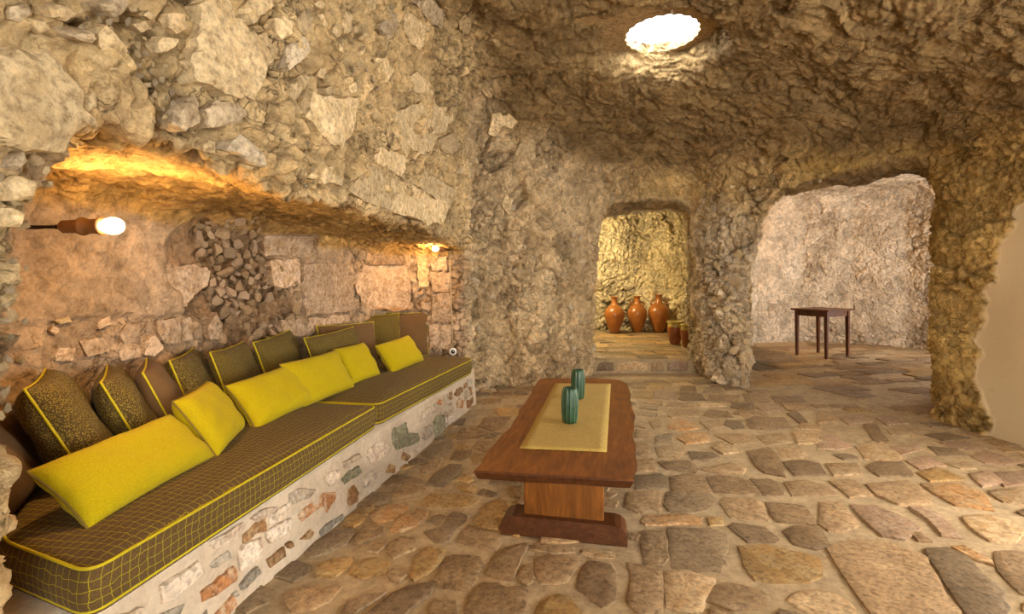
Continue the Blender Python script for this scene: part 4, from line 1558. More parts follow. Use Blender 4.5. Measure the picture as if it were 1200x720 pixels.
BA = (240, 576, 5); BE = (380, 450, 5); B8 = (190, 420, 2.4)
bench_stones = [
    (BA, 'beige', [(355, 235), (420, 190), (500, 155), (510, 190), (480, 240), (380, 305), (355, 270)]),
    (BA, 'orange', [(545, 130), (600, 80), (690, 10), (765, 0), (750, 50), (700, 130), (640, 125), (560, 175), (540, 160)]),
    (BA, 'white', [(190, 350), (220, 310), (330, 265), (340, 330), (290, 400), (200, 470)]),
    (BA, 'grey', [(20, 430), (60, 400), (140, 345), (155, 390), (80, 440), (40, 455)]),
    (BA, 'orange', [(-40, 590), (70, 500), (165, 435), (180, 460), (175, 520), (60, 600), (-30, 650)]),
    (BA, 'grey', [(190, 550), (230, 500), (300, 440), (315, 480), (240, 550), (200, 580)]),
    (BA, 'brown', [(355, 400), (450, 325), (460, 380), (370, 445)]),
    (BA, 'beige', [(500, 80), (500, 20), (560, -20), (650, -10), (620, 30), (540, 70)]),
    (BA, 'brown', [(460, 310), (490, 290), (500, 320), (475, 335)]),
    (BA, 'brown', [(540, 285), (600, 220), (620, 240), (590, 280)]),
    (BA, 'grey', [(650, 240), (690, 190), (790, 130), (800, 170), (740, 210), (660, 260)]),
    (BA, 'grey', [(140, 605), (170, 580), (175, 610), (150, 622)]),
    (BA, 'white', [(20, 300), (110, 250), (230, 180), (240, 210), (150, 290), (60, 340)]),
    (BA, 'white', [(270, 160), (330, 110), (430, 90), (380, 140), (300, 180)]),
    (BE, 'green', [(395, 290), (410, 255), (480, 225), (485, 285), (545, 290), (545, 340), (420, 390), (395, 350)]),
    (BE, 'green', [(640, 225), (660, 190), (700, 180), (700, 260), (645, 310), (640, 270)]),
    (BE, 'beige', [(560, 180), (590, 150), (650, 120), (655, 160), (590, 205), (560, 225)]),
    (BE, 'white', [(250, 430), (260, 380), (330, 340), (390, 360), (380, 410), (270, 470)]),
    (BE, 'beige', [(110, 460), (210, 405), (220, 430), (120, 495)]),
    (BE, 'green', [(95, 560), (140, 510), (200, 480), (210, 520), (110, 590)]),
    (BE, 'beige', [(205, 590), (220, 545), (285, 500), (295, 550), (230, 610)]),
    (BE, 'brown', [(120, 690), (130, 620), (165, 590), (190, 640), (180, 690), (130, 720)]),
    (BE, 'brown', [(350, 520), (375, 470), (400, 480), (395, 525)]),
    (BE, 'brown', [(440, 440), (450, 395), (490, 420), (470, 455)]),
    (BE, 'beige', [(495, 400), (550, 370), (555, 385), (500, 430)]),
    (BE, 'white', [(560, 320), (570, 260), (620, 240), (630, 290), (590, 330)]),
    (BE, 'beige', [(700, 180), (710, 130), (745, 110), (750, 160)]),
    (BE, 'orange', [(770, 110), (790, 85), (815, 100), (800, 140), (775, 140)]),
    (BE, 'brown', [(760, 60), (775, 30), (805, 20), (810, 45), (775, 75)]),
    (BE, 'orange', [(660, 115), (680, 90), (692, 100), (685, 125)]),
    (BE, 'white', [(0, 560), (30, 520), (90, 500), (85, 550), (30, 600)]),
    (B8, 'white', [(0, 690), (0, 640), (100, 565), (115, 600), (60, 650)]),
    (B8, 'grey', [(-60, 760), (-20, 725), (60, 690), (40, 730), (-40, 790)]),
    (B8, 'orange', [(140, 720), (190, 665), (200, 690), (150, 760)]),
]
bn = np.array([.977, -.2113, 0.0])
for (ox, oy, sc), mt, poly in bench_stones:
    P = np.array([bench_hit(ox + x / sc, oy + y / sc) for x, y in poly])
    P[:, 2] = np.clip(P[:, 2], 0.004, BZ - .01)
    P[:, 0] = [bench_x(y) + .02 * (1 - z / BZ) for y, z in zip(P[:, 1], P[:, 2])]
    ol = outline(P, 3, .06)
    ol[:, 2] = np.clip(ol[:, 2], 0.003, BZ - .006)
    me, c = stone_mesh('stone', ol, bn, .012, .03, 1, .5, .1)
    smooth_by_angle(me, 35)
    link('stone', me, BENCH_MATS[mt], bench, c)

# the paler stones that show faintly through the whitewash, in rough courses
random.seed(77)
taken = []
for (ox, oy, sc), mt, poly in bench_stones:
    P = np.array([bench_hit(ox + x / sc, oy + y / sc) for x, y in poly])
    taken.append((P[:, 1].min(), P[:, 1].max(), P[:, 2].min(), P[:, 2].max()))
zrow = .015
for hrow in (.085, .095, .08):
    yy = 1.35
    while yy < 4.75:
        ln = random.uniform(.06, .15)
        a, b_, c_, d_ = yy + .012, yy + ln - .012, zrow + random.uniform(.004, .015), zrow + hrow - random.uniform(.006, .02)
        if not any(a < t[1] - .01 and b_ > t[0] + .01 and c_ < t[3] - .008 and d_ > t[2] + .008 for t in taken):
            jj = lambda: random.uniform(-.010, .010)
            pts = [(a + jj(), c_ + jj()), ((a + b_) / 2, c_ + jj()), (b_ + jj(), c_ + jj()), (b_ + jj(), (c_ + d_) / 2), (b_ + jj(), d_ + jj()), ((a + b_) / 2, d_ + jj()), (a + jj(), d_ + jj())]
            P = np.array([(bench_x(y) + .02 * (1 - z / BZ), y, max(.006, min(BZ - .012, z))) for y, z in pts])
            ol = outline(P, 2, .05)
            ol[:, 2] = np.clip(ol[:, 2], .004, BZ - .008)
            me, c = stone_mesh('stone', ol, bn, .010, .03, 1, .5, .1)
            smooth_by_angle(me, 35)
            link('stone', me, BENCH_MATS[random.choice(['beige', 'white', 'white', 'beige', 'grey', 'brown'])], bench, c)
        yy += ln
    zrow += hrow

# ------------------------------------------------------------------ mattresses
M['grid'] = mat_grid_fabric()
M['yellow_piping'] = mat_plain('yellow_piping', (.50, .40, .01), .7, .25, 0, 60, .1, .1)


def round_poly(poly, rad=.05, seg=5):
    out = []
    n = len(poly)
    for i in range(n):
        p = Vector(poly[i]); a = Vector(poly[i - 1]); b = Vector(poly[(i + 1) % n])
        da = (a - p).normalized(); db = (b - p).normalized()
        for k in range(seg + 1):
            t = k / seg
            out.append(tuple((p + da * rad) * (1 - t) ** 2 + p * 2 * t * (1 - t) + (p + db * rad) * t * t))
    return out


def densify(poly, step):
    out = []
    n = len(poly)
    for i in range(n):
        a, b = Vector(poly[i]), Vector(poly[(i + 1) % n])
        m = max(1, int((b - a).length / step))
        for k in range(m):
            out.append(tuple(a + (b - a) * (k / m)))
    return out


def mattress(name, label, poly, z0, z1, axis):
    ol = densify(round_poly(poly, .06), .07)
    n = len(ol)
    c = Vector((sum(p[0] for p in ol) / n, sum(p[1] for p in ol) / n))
    arc = [0]
    for i in range(n):
        arc.append(arc[-1] + (Vector(ol[(i + 1) % n]) - Vector(ol[i])).length)
    ca, sa = math.cos(axis), math.sin(axis)
    rings = [(1.0, z0, 0.0), (1.0, z0 + .03, .008), (1.0, (z0 + z1) / 2, .014), (1.0, z1 - .025, .008), (1.0, z1 - .004, 0.0)]
    bm = bmesh.new()
    uvl = bm.loops.layers.uv.new('UVMap')
    R = []
    for s, z, out in rings:
        R.append([bm.verts.new((c.x + (p[0] - c.x) * s + (Vector(p) - c).normalized().x * out, c.y + (p[1] - c.y) * s + (Vector(p) - c).normalized().y * out, z)) for p in ol])
    T = [R[-1]]
    for s, z in ((.97, z1 + .004), (.9, z1 + .014), (.75, z1 + .022), (.5, z1 + .024), (.2, z1 + .024)):
        T.append([bm.verts.new((c.x + (p[0] - c.x) * s, c.y + (p[1] - c.y) * s, z + .004 * math.sin(7 * p[1] * s + 3))) for p in ol])

    def topuv(v):
        return (v.co.x * ca + v.co.y * sa, -v.co.x * sa + v.co.y * ca)
    for r in range(len(R) - 1):
        for k in range(n):
            f = bm.faces.new((R[r][k], R[r][(k + 1) % n], R[r + 1][(k + 1) % n], R[r + 1][k]))
            for l, (u, v) in zip(f.loops, ((arc[k], rings[r][1]), (arc[k + 1], rings[r][1]), (arc[k + 1], rings[r + 1][1]), (arc[k], rings[r + 1][1]))):
                l[uvl].uv = (u, v - z0 + .006)
    for r in range(len(T) - 1):
        for k in range(n):
            f = bm.faces.new((T[r][k], T[r][(k + 1) % n], T[r + 1][(k + 1) % n], T[r + 1][k]))
            for l in f.loops:
                l[uvl].uv = topuv(l.vert)
    f = bm.faces.new(T[-1])
    for l in f.loops:
        l[uvl].uv = topuv(l.vert)
    bm.faces.new(R[0][::-1])
    o = link(name, mesh_bm(name, bm, True), M['grid'])
    tag(o, label, 'mattress', 'grid-patterned mattresses on the stone bench')
    for zz in (z1 - .002, z0 + .010):
        link('piping', tube('piping', [(p[0], p[1], zz) for p in ol], .0045, 6, True), M['yellow_piping'], o)
    return o


MZ0, MZ1 = BZ + .008, 0.45
mattress('bench_mattress', 'long brown mattress with yellow grid nearest the viewer on the bench',
         [(-1.075, 1.30), (-.788, 2.995), (-1.50, 3.125), (-1.74, 1.75), (-1.45, 1.46)], MZ0, MZ1, 1.40)
mattress('bench_mattress', 'brown mattress with yellow grid at the far end of the bench',
         [(-.786, 3.02), (-.364, 4.66), (-.42, 4.80), (-.98, 4.82), (-1.13, 4.36), (-1.49, 3.15)], MZ0, MZ1, 1.32)

# ------------------------------------------------------------------ cushions
M['cush_brown'] = mat_fabric('plain_brown_fabric', (.135, .076, .030))
M['cush_dot'] = mat_fabric('olive_dotted_fabric', (.075, .050, .015), (.25, .18, .03), 260, 185)
M['cush_olive'] = mat_fabric('olive_fine_dotted_fabric', (.090, .062, .016), (.20, .145, .024), 260, 240)
M['cush_yellow'] = mat_fabric('yellow_fabric', (.43, .335, .003))
M['olive_piping'] = mat_plain('olive_piping', (.19, .13, .02), .8, .2, 0, 60, .1, .1)


def pillow_mesh(name, w, h, t, res=18, seed=0, fat=.5):
    rg = np.random.default_rng(seed)
    ph = rg.uniform(0, 6.28, 6)
    verts, faces = [], []
    u = np.sin(np.linspace(-np.pi / 2, np.pi / 2, res + 1))

    def pos(a, b, side):
        # a,b in -1..1 ; drawn-in edges, pointed corners
        ya = a * w / 2 * (1 - .05 * (1 - b * b) ** 1.0 * (abs(a) ** 6))
        zb = b * h / 2 * (1 - .05 * (1 - a * a) ** 1.0 * (abs(b) ** 6))
        th = t / 2 * max(0, (1 - a ** 4) * (1 - b ** 4)) ** fat
        wr = .004 * math.sin(9 * a + ph[0] + 4 * b) * (1 - a * a) + .004 * math.sin(8 * b + ph[1] - 5 * a) * (1 - b * b)
        sag = .10 * t * (-(b)) * (1 - b * b) * (1 - a * a)
        return (side * (th + wr * (th > 0.004) + sag), ya, zb + h / 2)
    idx = {}
    for s in (1, -1):
        for i in range(res + 1):
            for j in range(res + 1):
                rim = i in (0, res) or j in (0, res)
                if rim and s == -1:
                    idx[s, i, j] = idx[1, i, j]
                    continue
                idx[s, i, j] = len(verts)
                verts.append(pos(u[i], u[j], s))
    for s in (1, -1):
        for i in range(res):
            for j in range(res):
                f = (idx[s, i, j], idx[s, i + 1, j], idx[s, i + 1, j + 1], idx[s, i, j + 1])
                faces.append(f if s == 1 else f[::-1])
    rim = [pos(u[i], -1, 1) for i in range(res)] + [pos(1, u[j], 1) for j in range(res)] + \
          [pos(u[i], 1, 1) for i in range(res, 0, -1)] + [pos(-1, u[j], 1) for j in range(res, 0, -1)]
    return mesh_py(name, verts, faces), rim


def cushion(name, label, loc, normal_deg, lean_deg, w, h, t, mat, pipe_mat, group, roll=0, seed=0, fat=.5):
    me, rim = pillow_mesh(name, w, h, t, 18, seed, fat)
    o = link(name, me, mat)
    o.matrix_world = Matrix.Translation(loc) @ Matrix.Rotation(math.radians(normal_deg), 4, 'Z') @ Matrix.Rotation(math.radians(-lean_deg), 4, 'Y') @ Matrix.Rotation(math.radians(roll), 4, 'X')
    tag(o, label, 'cushion', group)
    link('piping', tube('piping', rim, .0045, 6, True), pipe_mat, o)
    return o


SZ = MZ1 + .02
BACK = 'brown and olive back cushions along the alcove wall'
YEL = 'yellow lumbar pillows on the bench'


back = [
    # middle of the top edge, facing, lean, width, thickness, fabric, label, roll
    ((-1.66, 1.50, .80), 28, 42, .44, .20, 'cush_brown', 'plain brown cushion half hidden at the near rock pillar', 0),
    ((-1.60, 1.72, .86), 36, 35, .46, .21, 'cush_dot', 'largest dotted olive cushion, leaning nearest the rock pillar', 0),
    ((-1.57, 1.97, .83), 36, 34, .46, .19, 'cush_dot', 'dotted olive cushion just before the plain brown one', 0),
    ((-1.55, 2.16, .83), 34, 32, .46, .17, 'cush_brown', 'plain brown cushion squeezed between dotted ones behind the small yellow pillow', 0),
    ((-1.585, 2.46, .83), 20, 26, .46, .17, 'cush_dot', 'dotted olive cushion directly behind the small yellow square pillow', 0),
    ((-1.51, 2.72, .83), 8, 26, .46, .16, 'cush_olive', 'olive cushion behind the left end of the middle yellow pillow', 0),
    ((-1.45, 3.13, .845), -4, 24, .46, .16, 'cush_olive', 'olive cushion standing highest behind the middle yellow pillow', 4),
    ((-1.22, 3.46, .83), -15, 26, .60, .15, 'cush_olive', 'wide olive cushion in front of the far brown ones', 2),
    ((-1.21, 3.74, .86), -40, 18, .50, .12, 'cush_brown', 'plain brown cushion tucked behind the wide olive one', 0),
    ((-1.15, 4.34, .885), -48, 12, .46, .12, 'cush_olive', 'olive cushion between two plain brown ones at the far corner', 0),
    ((-.95, 4.58, .885), -72, 10, .42, .12, 'cush_brown', 'plain brown cushion at the far end against the end wall', 0),
]
for i, (tp, nd, ln, w, t, mt, lab, roll) in enumerate(back):
    tp = (tp[0] * 1.075, tp[1] * 1.075, CAM_H - (CAM_H - tp[2]) * 1.075)
    ln, t = ln * .72, t * .82
    a, f = math.radians(nd), math.radians(ln)
    h = (tp[2] - SZ + .02) / math.cos(f)
    base_pt = (tp[0] + math.sin(f) * h * math.cos(a), tp[1] + math.sin(f) * h * math.sin(a), SZ - .02)
    cushion('back_cushion', lab, base_pt, nd, ln, w, h, t, M[mt], M['yellow_piping'], BACK, roll, i)

yellow = [
    # middle of the lower edge, facing, lean, width, height, thickness
    ((-1.275, 1.80), -5, 57, .58, .25, .14, 'longest-looking yellow pillow lying nearest the viewer', 2),
    ((-1.30, 2.29), 14, 40, .41, .285, .14, 'small square yellow pillow left of the middle ones', 0),
    ((-1.24, 2.73), -10, 44, .52, .268, .14, 'long yellow pillow in the middle of the row', 2),
    ((-1.16, 3.14), -13, 36, .56, .28, .12, 'long yellow pillow half hidden behind the middle one', 0),
    ((-1.085, 3.65), -15, 36, .38, .28, .12, 'small yellow pillow resting on the wide olive cushion', 0),
    ((-.890, 4.18), -18, 40, .54, .26, .13, 'yellow pillow farthest along the bench', 3),
]
for i, (pt, nd, ln, w, h, t, lab, roll) in enumerate(yellow):
    cushion('lumbar_pillow', lab, (pt[0] + .05, pt[1] - .01, SZ - .004), nd, ln * .85, w, h, t * .85, M['cush_yellow'], M['olive_piping'], YEL, roll, 40 + i, .45)

# ------------------------------------------------------------------ coffee table
M['table_wood'] = mat_wood('oiled_reddish_wood', (.12, .035, .004), (.34, .125, .013), (9, 1.3, 9), .5)
M['table_wood_dark'] = mat_wood('foot_and_shaded_edge_wood', (.055, .017, .005), (.14, .05, .014), (9, 2, 9), .45)
M['trestle_wood'] = mat_wood('trestle_wood', (.11, .034, .004), (.30, .108, .013), (10, 10, 1.4), .42)
TH = 0.40
ax_t = math.atan2(.208, 1)           # the table's length runs a little to the right of straight ahead
Torg = Vector((.345, 2.99, 0))
table = link('coffee_table', None, None, None, Torg)
table.rotation_euler = (0, 0, -ax_t)
table.empty_display_size = .3
tag(table, 'low reddish wooden trestle table with live edges and a runner', 'table')
inv = Matrix.Rotation(ax_t, 3, 'Z')


def tl(x, y):
    v = inv @ (Vector((x, y, 0)) - Torg)
    return (v.x, v.y)


corn = [tl(-.159, 2.115), tl(.487, 2.017), tl(.60, 2.50), tl(.705, 2.96), tl(.80, 3.45), tl(.865, 3.86), tl(.83, 3.99), tl(.75, 4.03), tl(.27, 4.06), tl(.215, 4.0), tl(.12, 3.5), tl(.02, 2.9)]
ol = densify(corn, .06)
rg = np.random.default_rng(3)
ol = [(x + (.006 * math.sin(9 * y + 1.3) + .004 * math.sin(23 * y)) * (1 if x > 0 else -1) * (abs(y) < .93), y + .003 * math.sin(17 * x)) for x, y in ol]
n = len(ol)
bm = bmesh.new()
rings = [(0.95, TH - .042), (.962, TH - .038), (1.0, TH - .008), (1.0, TH - .004), (.993, TH)]
R = [[bm.verts.new((x * (1 - (1 - s) * 1.0), y * (1 - (1 - s) * .45), z)) for x, y in ol] for s, z in rings]
for r in range(len(R) - 1):
    for k in range(n):
        bm.faces.new((R[r][k], R[r][(k + 1) % n], R[r + 1][(k + 1) % n], R[r + 1][k]))
bm.faces.new(R[-1]); bm.faces.new(R[0][::-1])
tme = smooth_by_angle(mesh_bm('tabletop', bm), 25)
tme.materials.append(M['table_wood'])
tme.materials.append(M['table_wood_dark'])
for pf in tme.polygons:
    if pf.normal.z < .6:
        pf.material_index = 1  # shade of the undercut edge put into a darker wood colour
top = link('tabletop', tme, None, table)
for vy, nm in ((tl(.163, 2.066), 'trestle'), (tl(.56, 3.80), 'trestle')):
    sgn = 1 if vy[1] < 0 else -1
    py = vy[1] + sgn * .34
    px = .02
    bm = bmesh.new()
    box_bm(bm, px, py, .215, .37, .055, .30, .006, 2)
    pn = link('leg', mesh_bm('leg', bm), M['trestle_wood'], table)
    # sledge foot, rounded at both upper ends
    prof = [(-.29, 0), (.29, 0), (.29, .035), (.282, .062), (.262, .08), (.235, .088), (-.235, .088), (-.262, .08), (-.282, .062), (-.29, .035)]
    bm = bmesh.new()
    a = [bm.verts.new((px + x, py - .065, z)) for x, z in prof]
    b = [bm.verts.new((px + x, py + .065, z)) for x, z in prof]
    bm.faces.new(a); bm.faces.new(b[::-1])
    for k in range(len(prof)):
        bm.faces.new((a[k], b[k], b[(k + 1) % len(prof)], a[(k + 1) % len(prof)]))
    link('foot', mesh_bm('foot', bm), M['table_wood_dark'], table)
bm = bmesh.new()
box_bm(bm, .02, .0, .20, .045, 1.25, .10, .006, 2)
link('stretcher', mesh_bm('stretcher', bm), M['trestle_wood'], table)

# runner
M['runner'] = mat_fabric('woven_straw_runner', (.47, .325, .085), None, 120)
rp = [(.034, 2.376), (.4316, 2.333), (.738, 3.82), (.326, 3.845)]
bm = bmesh.new()
nu, nv = 10, 30
G = []
for s in range(2):
    g = []
    for i in range(nu + 1):
        row = []
        for j in range(nv + 1):
            a = Vector(rp[0]).lerp(Vector(rp[1]), i / nu); b = Vector(rp[3]).lerp(Vector(rp[2]), i / nu)
            p = a.lerp(b, j / nv)
            wv = .0015 * math.sin(11 * p.y + 5 * p.x) + .001 * math.sin(29 * p.y)
            row.append(bm.verts.new((p.x, p.y, TH + .002 + max(wv, -.001) + (.0035 if s else 0))))
        g.append(row)
    G.append(g)
for s in range(2):
    for i in range(nu):
        for j in range(nv):
            f = (G[s][i][j], G[s][i + 1][j], G[s][i + 1][j + 1], G[s][i][j + 1])
            bm.faces.new(f if s else f[::-1])
edge = [(i, 0) for i in range(nu)] + [(nu, j) for j in range(nv)] + [(i, nv) for i in range(nu, 0, -1)] + [(0, j) for j in range(nv, 0, -1)]
for k in range(len(edge)):
    (a, b), (c, d) = edge[k], edge[(k + 1) % len(edge)]
    bm.faces.new((G[0][a][b], G[0][c][d], G[1][c][d], G[1][a][b]))
run = link('table_runner', mesh_bm('table_runner', bm, True), M['runner'])
tag(run, 'straw-coloured woven runner laid along the coffee table', 'runner')

# ribbed vases


def mat_vase():
    m, nt, b = new_mat('green_glaze')
    v = coords(nt)
    n = noise_tex(nt, v, 30, 4, .6)
    c = ramp(nt, n, [(.3, (.008, .040, .018)), (.7, (.016, .072, .032))])
    nt.links.new(c, b.inputs['Base Color'])
    b.inputs['Roughness'].default_value = .4
    b.inputs['Coat Weight'].default_value = .08
    return m


M['vase'] = mat_vase()
M['vase_rib'] = mat_plain('pale_green_rib', (.15, .22, .13), .4, .5, 0, 40, 0, .2)


def vase(label, x, y, h, r, seed):
    def rib(a, z):
        return 1 + .07 * abs(math.cos(6 * a)) ** .7 - .05
    prof_r = [(.0, .62), (.02, .80), (.12, .90), (.3, .97), (.5, 1.0), (.7, .98), (.86, .92), (.95, .84), (1.0, .74)]
    prof = [(r * f, h * t) for t, f in prof_r] + [(r * .62, h * .995), (r * .56, h * .95), (r * .7, h * .6), (r * .6, h * .06)]
    o = link('ribbed_vase', lathe('ribbed_vase', prof, 72, True, rib), M['vase'], None, (x, y, TH + .007))
    tag(o, label, 'vase', 'green cactus-like vases on the coffee table')
    for k in range(12):
        a = 2 * math.pi * k / 12 + .0
        pts = [(r * f * 1.025 * math.cos(a), r * f * 1.025 * math.sin(a), h * t) for t, f in prof_r[1:]]
        link('rib', tube('rib', pts, .0013, 5), M['vase_rib'], o)
    return o


vase('green ribbed vase standing nearer the viewer on the runner', .315, 2.79, .192, .045, 0)
vase('green ribbed vase standing behind the nearer one on the runner', .43, 3.34, .19, .044, 1)

# ------------------------------------------------------------------ lamps
M['socket'] = mat_plain('brown_ceramic', (.20, .095, .03), .55, .4, 0, 30, .05, .15)
M['iron'] = mat_plain('dark_iron', (.035, .022, .014), .6, .4, .6, 30, .1, .2)
M['bulb'] = mat_emit('lit_bulb', (1.0, .72, .36), 28)


def lamp(label, base_pt, dirv, power, color=(1.0, .62, .26), size=1.0, arm=.06):
    """bracket, ceramic holder with two collars, bare bulb; dirv points from the wall to the bulb"""
    d = Vector(dirv).normalized()
    o = link('wall_lamp', None, None, None, Vector(base_pt))
    o.rotation_mode = 'QUATERNION'
    o.rotation_quaternion = d.to_track_quat('Z', 'Y')
    o.empty_display_size = .05
    tag(o, label, 'lamp', 'bare bulb wall lamps')
    s = size
    pts = [(-.012 * s, 0, -.05), (.004 * s, 0, -.01), (0, 0, .02 * s), (0, 0, arm * s)]
    link('bracket', tube('bracket', pts, [.006 * s, .006 * s, .005 * s, .005 * s], 8), M['iron'], o)
    link('knuckle', lathe('knuckle', [(.002, -.008), (.007, -.005), (.0085, 0), (.007, .005), (.002, .008)], 14), M['iron'], o, (0, 0, (arm - .012) * s))
    z0 = arm * s
    prof = [(.004, 0), (.014, .002), (.0185, .008), (.0195, .05), (.0195, .056), (.026, .057), (.027, .063), (.026, .068), (.0205, .07), (.0225, .11), (.0265, .111), (.0275, .115), (.0255, .118), (.019, .118)]
    link('lamp_holder', lathe('lamp_holder', [(r * s, z0 + z * s) for r, z in prof], 28), M['socket'], o)
    bp = [(.012, .112), (.016, .120), (.0215, .130), (.0245, .143), (.0235, .157), (.0175, .168), (.009, .174), (.001, .1755)]
    b = link('bulb', lathe('bulb', [(r * s, z0 + z * s) for r, z in bp], 24), M['bulb'], o)
    ld = bpy.data.lights.new('lamp_light', 'POINT')
    ld.energy = power
    ld.color = color
    ld.shadow_soft_size = .03
    lo = bpy.data.objects.new('lamp_light', ld)
    COL.objects.link(lo)
    lo.parent = o
    lo.location = (0, 0, z0 + .215 * s)
    return o


lamp('bare bulb in a brown holder sticking out from the near rock pillar', (-1.70, 1.84, 1.380), (1, .04, .02), 17, size=1.25)
e2 = lamp('small bare bulb on the end wall of the alcove above its cable', (-.60, 4.80, 1.455), (-.55, -.82, .02), 12, arm=.03)
lamp('bare bulb hidden inside the room with the amphorae', (.88, 8.55, 1.86), (.8, .6, -.1), 150, (1.0, .84, .48))
lamp('bare bulb hidden behind the arch of the far room', (3.62, 8.1, 2.08), (.9, .4, 0), 34, (1.0, .58, .22))

M['cable'] = mat_plain('pale_cable', (.40, .31, .20), .7, .3, 0, 40, 0, .15)
cab = link('lamp_cable', tube('lamp_cable', [(-.585, 4.835, 1.44), (-.585, 4.845, 1.2), (-.575, 4.84, .95), (-.565, 4.84, .72), (-.56, 4.83, .535)], .007, 6), M['cable'])
tag(cab, 'thin cable running down the alcove end wall to the socket', 'cable')
M['white_plastic'] = mat_plain('white_plastic', (.78, .76, .72), .4, .5)
M['black_plastic'] = mat_plain('black_plastic', (.02, .018, .016), .5, .5)
sock = link('wall_socket', lathe('wall_socket', [(.001, 0), (.032, 0), (.034, .004), (.034, .02), (.030, .028), (.024, .03), (.001, .03)], 28), M['white_plastic'], None, (-.555, 4.80, .505))
sock.rotation_euler = (math.radians(90), 0, math.radians(10))
tag(sock, 'small round white socket on the wall at the bench end', 'socket')
link('socket_face', lathe('socket_face', [(.001, .0305), (.018, .0305), (.019, .033), (.001, .033)], 24), M['black_plastic'], sock)
link('pin_hole', lathe('pin_hole', [(.001, .033), (.0045, .033), (.0045, .0345), (.001, .0345)], 12), M['white_plastic'], sock, (.004, .004, 0))

# ------------------------------------------------------------------ skylight slab with scalloped hole
M['slab'] = mat_stone('skylight_slab', (.36, .24, .115), .2, 30, None, .9, .2, .4)
SZc = 3.35
bm = bmesh.new()
NSEG = 176
rin = [.325 * (1 + .022 * math.cos(22 * 2 * math.pi * k / NSEG)) for k in range(NSEG)]
lo_i, lo_o, hi_i, hi_o = [], [], [], []
for k in range(NSEG):
    a = 2 * math.pi * k / NSEG
    ca, sa = math.cos(a), math.sin(a)
    for lst, r, z in ((lo_i, rin[k], SZc), (lo_o, .95, SZc), (hi_i, rin[k], SZc + .06), (hi_o, .95, SZc + .06)):
        lst.append(bm.verts.new((SKY[0] + r * .96 * ca, SKY[1] + r * 1.08 * sa, z)))
for k in range(NSEG):
    j = (k + 1) % NSEG
    bm.faces.new((lo_i[k], lo_o[k], lo_o[j], lo_i[j]))
    bm.faces.new((hi_i[k], hi_i[j], hi_o[j], hi_o[k]))
    bm.faces.new((lo_i[k], lo_i[j], hi_i[j], hi_i[k]))
    bm.faces.new((lo_o[k], hi_o[k], hi_o[j], lo_o[j]))
sl = link('window_1', mesh_bm('window_1', bm), M['slab'])
tag(sl, 'round skylight hole with a scalloped rim in the ceiling', None, None, 'structure')
M['cord'] = mat_plain('white_cord', (.8, .76, .66), .6, .3)
cd = link('pull_cord', tube('pull_cord', [(1.285, 4.12, 3.43), (1.285, 4.12, 3.39), (1.286, 4.12, 3.35), (1.285, 4.118, 3.325)], [.008, .008, .008, .012], 8), M['cord'])
tag(cd, 'short white cord hanging beside the skylight hole', 'cord')

# ------------------------------------------------------------------ pottery
M['terracotta'] = mat_plain('glazed_terracotta', (.30, .10, .018), .28, .5, 0, 9, .03, .22, .25)
M['jar_brown'] = mat_plain('dark_red_glaze', (.20, .055, .015), .25, .5, 0, 9, .03, .25, .3)
M['jar_rim'] = mat_plain('yellow_green_glaze', (.40, .30, .07), .3, .5, 0, 14, .03, .2, .3)


def amphora(label, x, y, h, r, handles, seed):
    t = [(0, .0), (.0, .42), (.015, .46), (.10, .56), (.25, .78), (.40, .95), (.50, 1.0), (.58, .98), (.66, .84), (.72, .62), (.765, .42), (.80, .33), (.90, .27), (.95, .28), (.975, .36), (.995, .42), (1.0, .40)]
    prof = [(max(.002, r * f), h * z) for z, f in t] + [(r * .30, h * .985), (r * .22, h * .9), (r * .25, h * .8)]
    o = link('amphora', lathe('amphora', prof, 36), M['terracotta'], None, (x, y, STORE_Z + .016))
    o.rotation_euler = (0, 0, seed)
    tag(o, label, 'amphora', 'clay amphorae in the back room')
    if handles:
        for s in (-1, 1):
            pts = []
            for k in range(9):
                u = k / 8
                an = math.pi * (u - .5)
                pts.append((s * (r * .36 + r * .34 * math.cos(an) + r * .10 * (1 - u)), 0, h * (.72 + .11 * u) + h * .02 * math.sin(an)))
            link('handle', tube('handle', pts, r * .075, 8), M['terracotta'], o)
    return o


def spot(px, py, z=STORE_Z):
    Y = F_PX * (CAM_H - z) / (py - HORIZON)
    return (px - 600) / F_PX * Y, Y


x, y = spot(720, 391); amphora('tall clay amphora on the left of the three', x, y, .655, .182, False, 0)
x, y = spot(746.5, 390); amphora('tall clay amphora standing in the middle of the three', x, y, .665, .182, True, .1)
x, y = spot(772, 390); amphora('widest clay amphora on the right of the three', x, y, .69, .196, True, -.05)


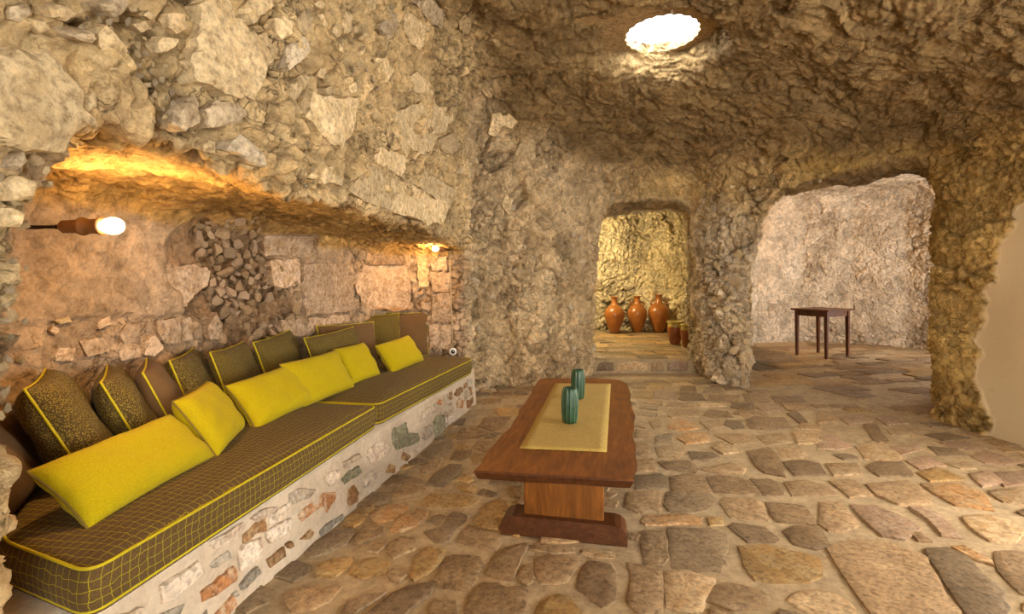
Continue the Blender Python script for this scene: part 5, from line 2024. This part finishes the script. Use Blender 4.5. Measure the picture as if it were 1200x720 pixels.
def jar(label, x, y, h, r):
    t = [(0, .0), (0, .62), (.02, .66), (.2, .78), (.45, .95), (.62, 1.0), (.74, .98)]
    o = link('clay_jar', lathe('clay_jar', [(max(.002, r * f), h * z) for z, f in t], 32), M['jar_brown'], None, (x, y, STORE_Z + .016))
    tag(o, label, 'jar', 'glazed clay jars by the pillar')
    t2 = [(.74, .98), (.82, .93), (.88, .90), (.93, .97), (.97, 1.04), (1.0, 1.03), (.99, .92), (.9, .82), (.6, .85), (.1, .6)]
    link('glazed_rim', lathe('glazed_rim', [(r * f, h * z) for z, f in t2], 32), M['jar_rim'], o)
    return o


x, y = spot(791, 404); jar('dark red clay jar with a yellowish rim beside the amphorae', x, y, .34, .115)
x, y = spot(806, 408); jar('dark red clay jar partly hidden by the rock pillar', x, y, .33, .105)

# ------------------------------------------------------------------ small table in the far room
M['stool_wood'] = mat_wood('red_brown_wood', (.075, .024, .008), (.17, .06, .02), (10, 10, 2), .4)
L = [Vector(p) for p in ((4.36, 7.83), (4.49, 7.36), (5.01, 7.64), (4.88, 8.11))]
cen = sum(L, Vector((0, 0))) / 4
st = link('side_table', None, None, None, (cen.x, cen.y, .012))
ex = ((L[2] - L[1]) + (L[3] - L[0])).normalized()
st.rotation_euler = (0, 0, math.atan2(ex.y, ex.x))
st.empty_display_size = .2
tag(st, 'small square dark wooden table standing alone in the far room', 'table')
sx, sy, hh = .58, .48, .715
bm = bmesh.new(); box_bm(bm, 0, 0, hh - .014, sx + .09, sy + .09, .028, .006, 2)
link('tabletop', mesh_bm('tabletop', bm), M['stool_wood'], st)
for a in (-1, 1):
    for b in (-1, 1):
        bm = bmesh.new()
        r = bmesh.ops.create_cube(bm, size=1)
        for v in r['verts']:
            k = .052 if v.co.z > 0 else .036
            v.co = Vector((a * sx / 2 - a * .02 + v.co.x * k, b * sy / 2 - b * .02 + v.co.y * k, (v.co.z + .5) * (hh - .028)))
        bmesh.ops.bevel(bm, geom=bm.edges[:], offset=.003, segments=1, affect='EDGES')
        link('leg', mesh_bm('leg', bm), M['stool_wood'], st)
for s in (-1, 1):
    bm = bmesh.new(); box_bm(bm, 0, s * (sy / 2 - .02), hh - .068, sx - .08, .02, .08, .002, 1)
    link('apron', mesh_bm('apron', bm), M['stool_wood'], st)
    bm = bmesh.new(); box_bm(bm, s * (sx / 2 - .02), 0, hh - .068, .02, sy - .08, .08, .002, 1)
    link('apron', mesh_bm('apron', bm), M['stool_wood'], st)
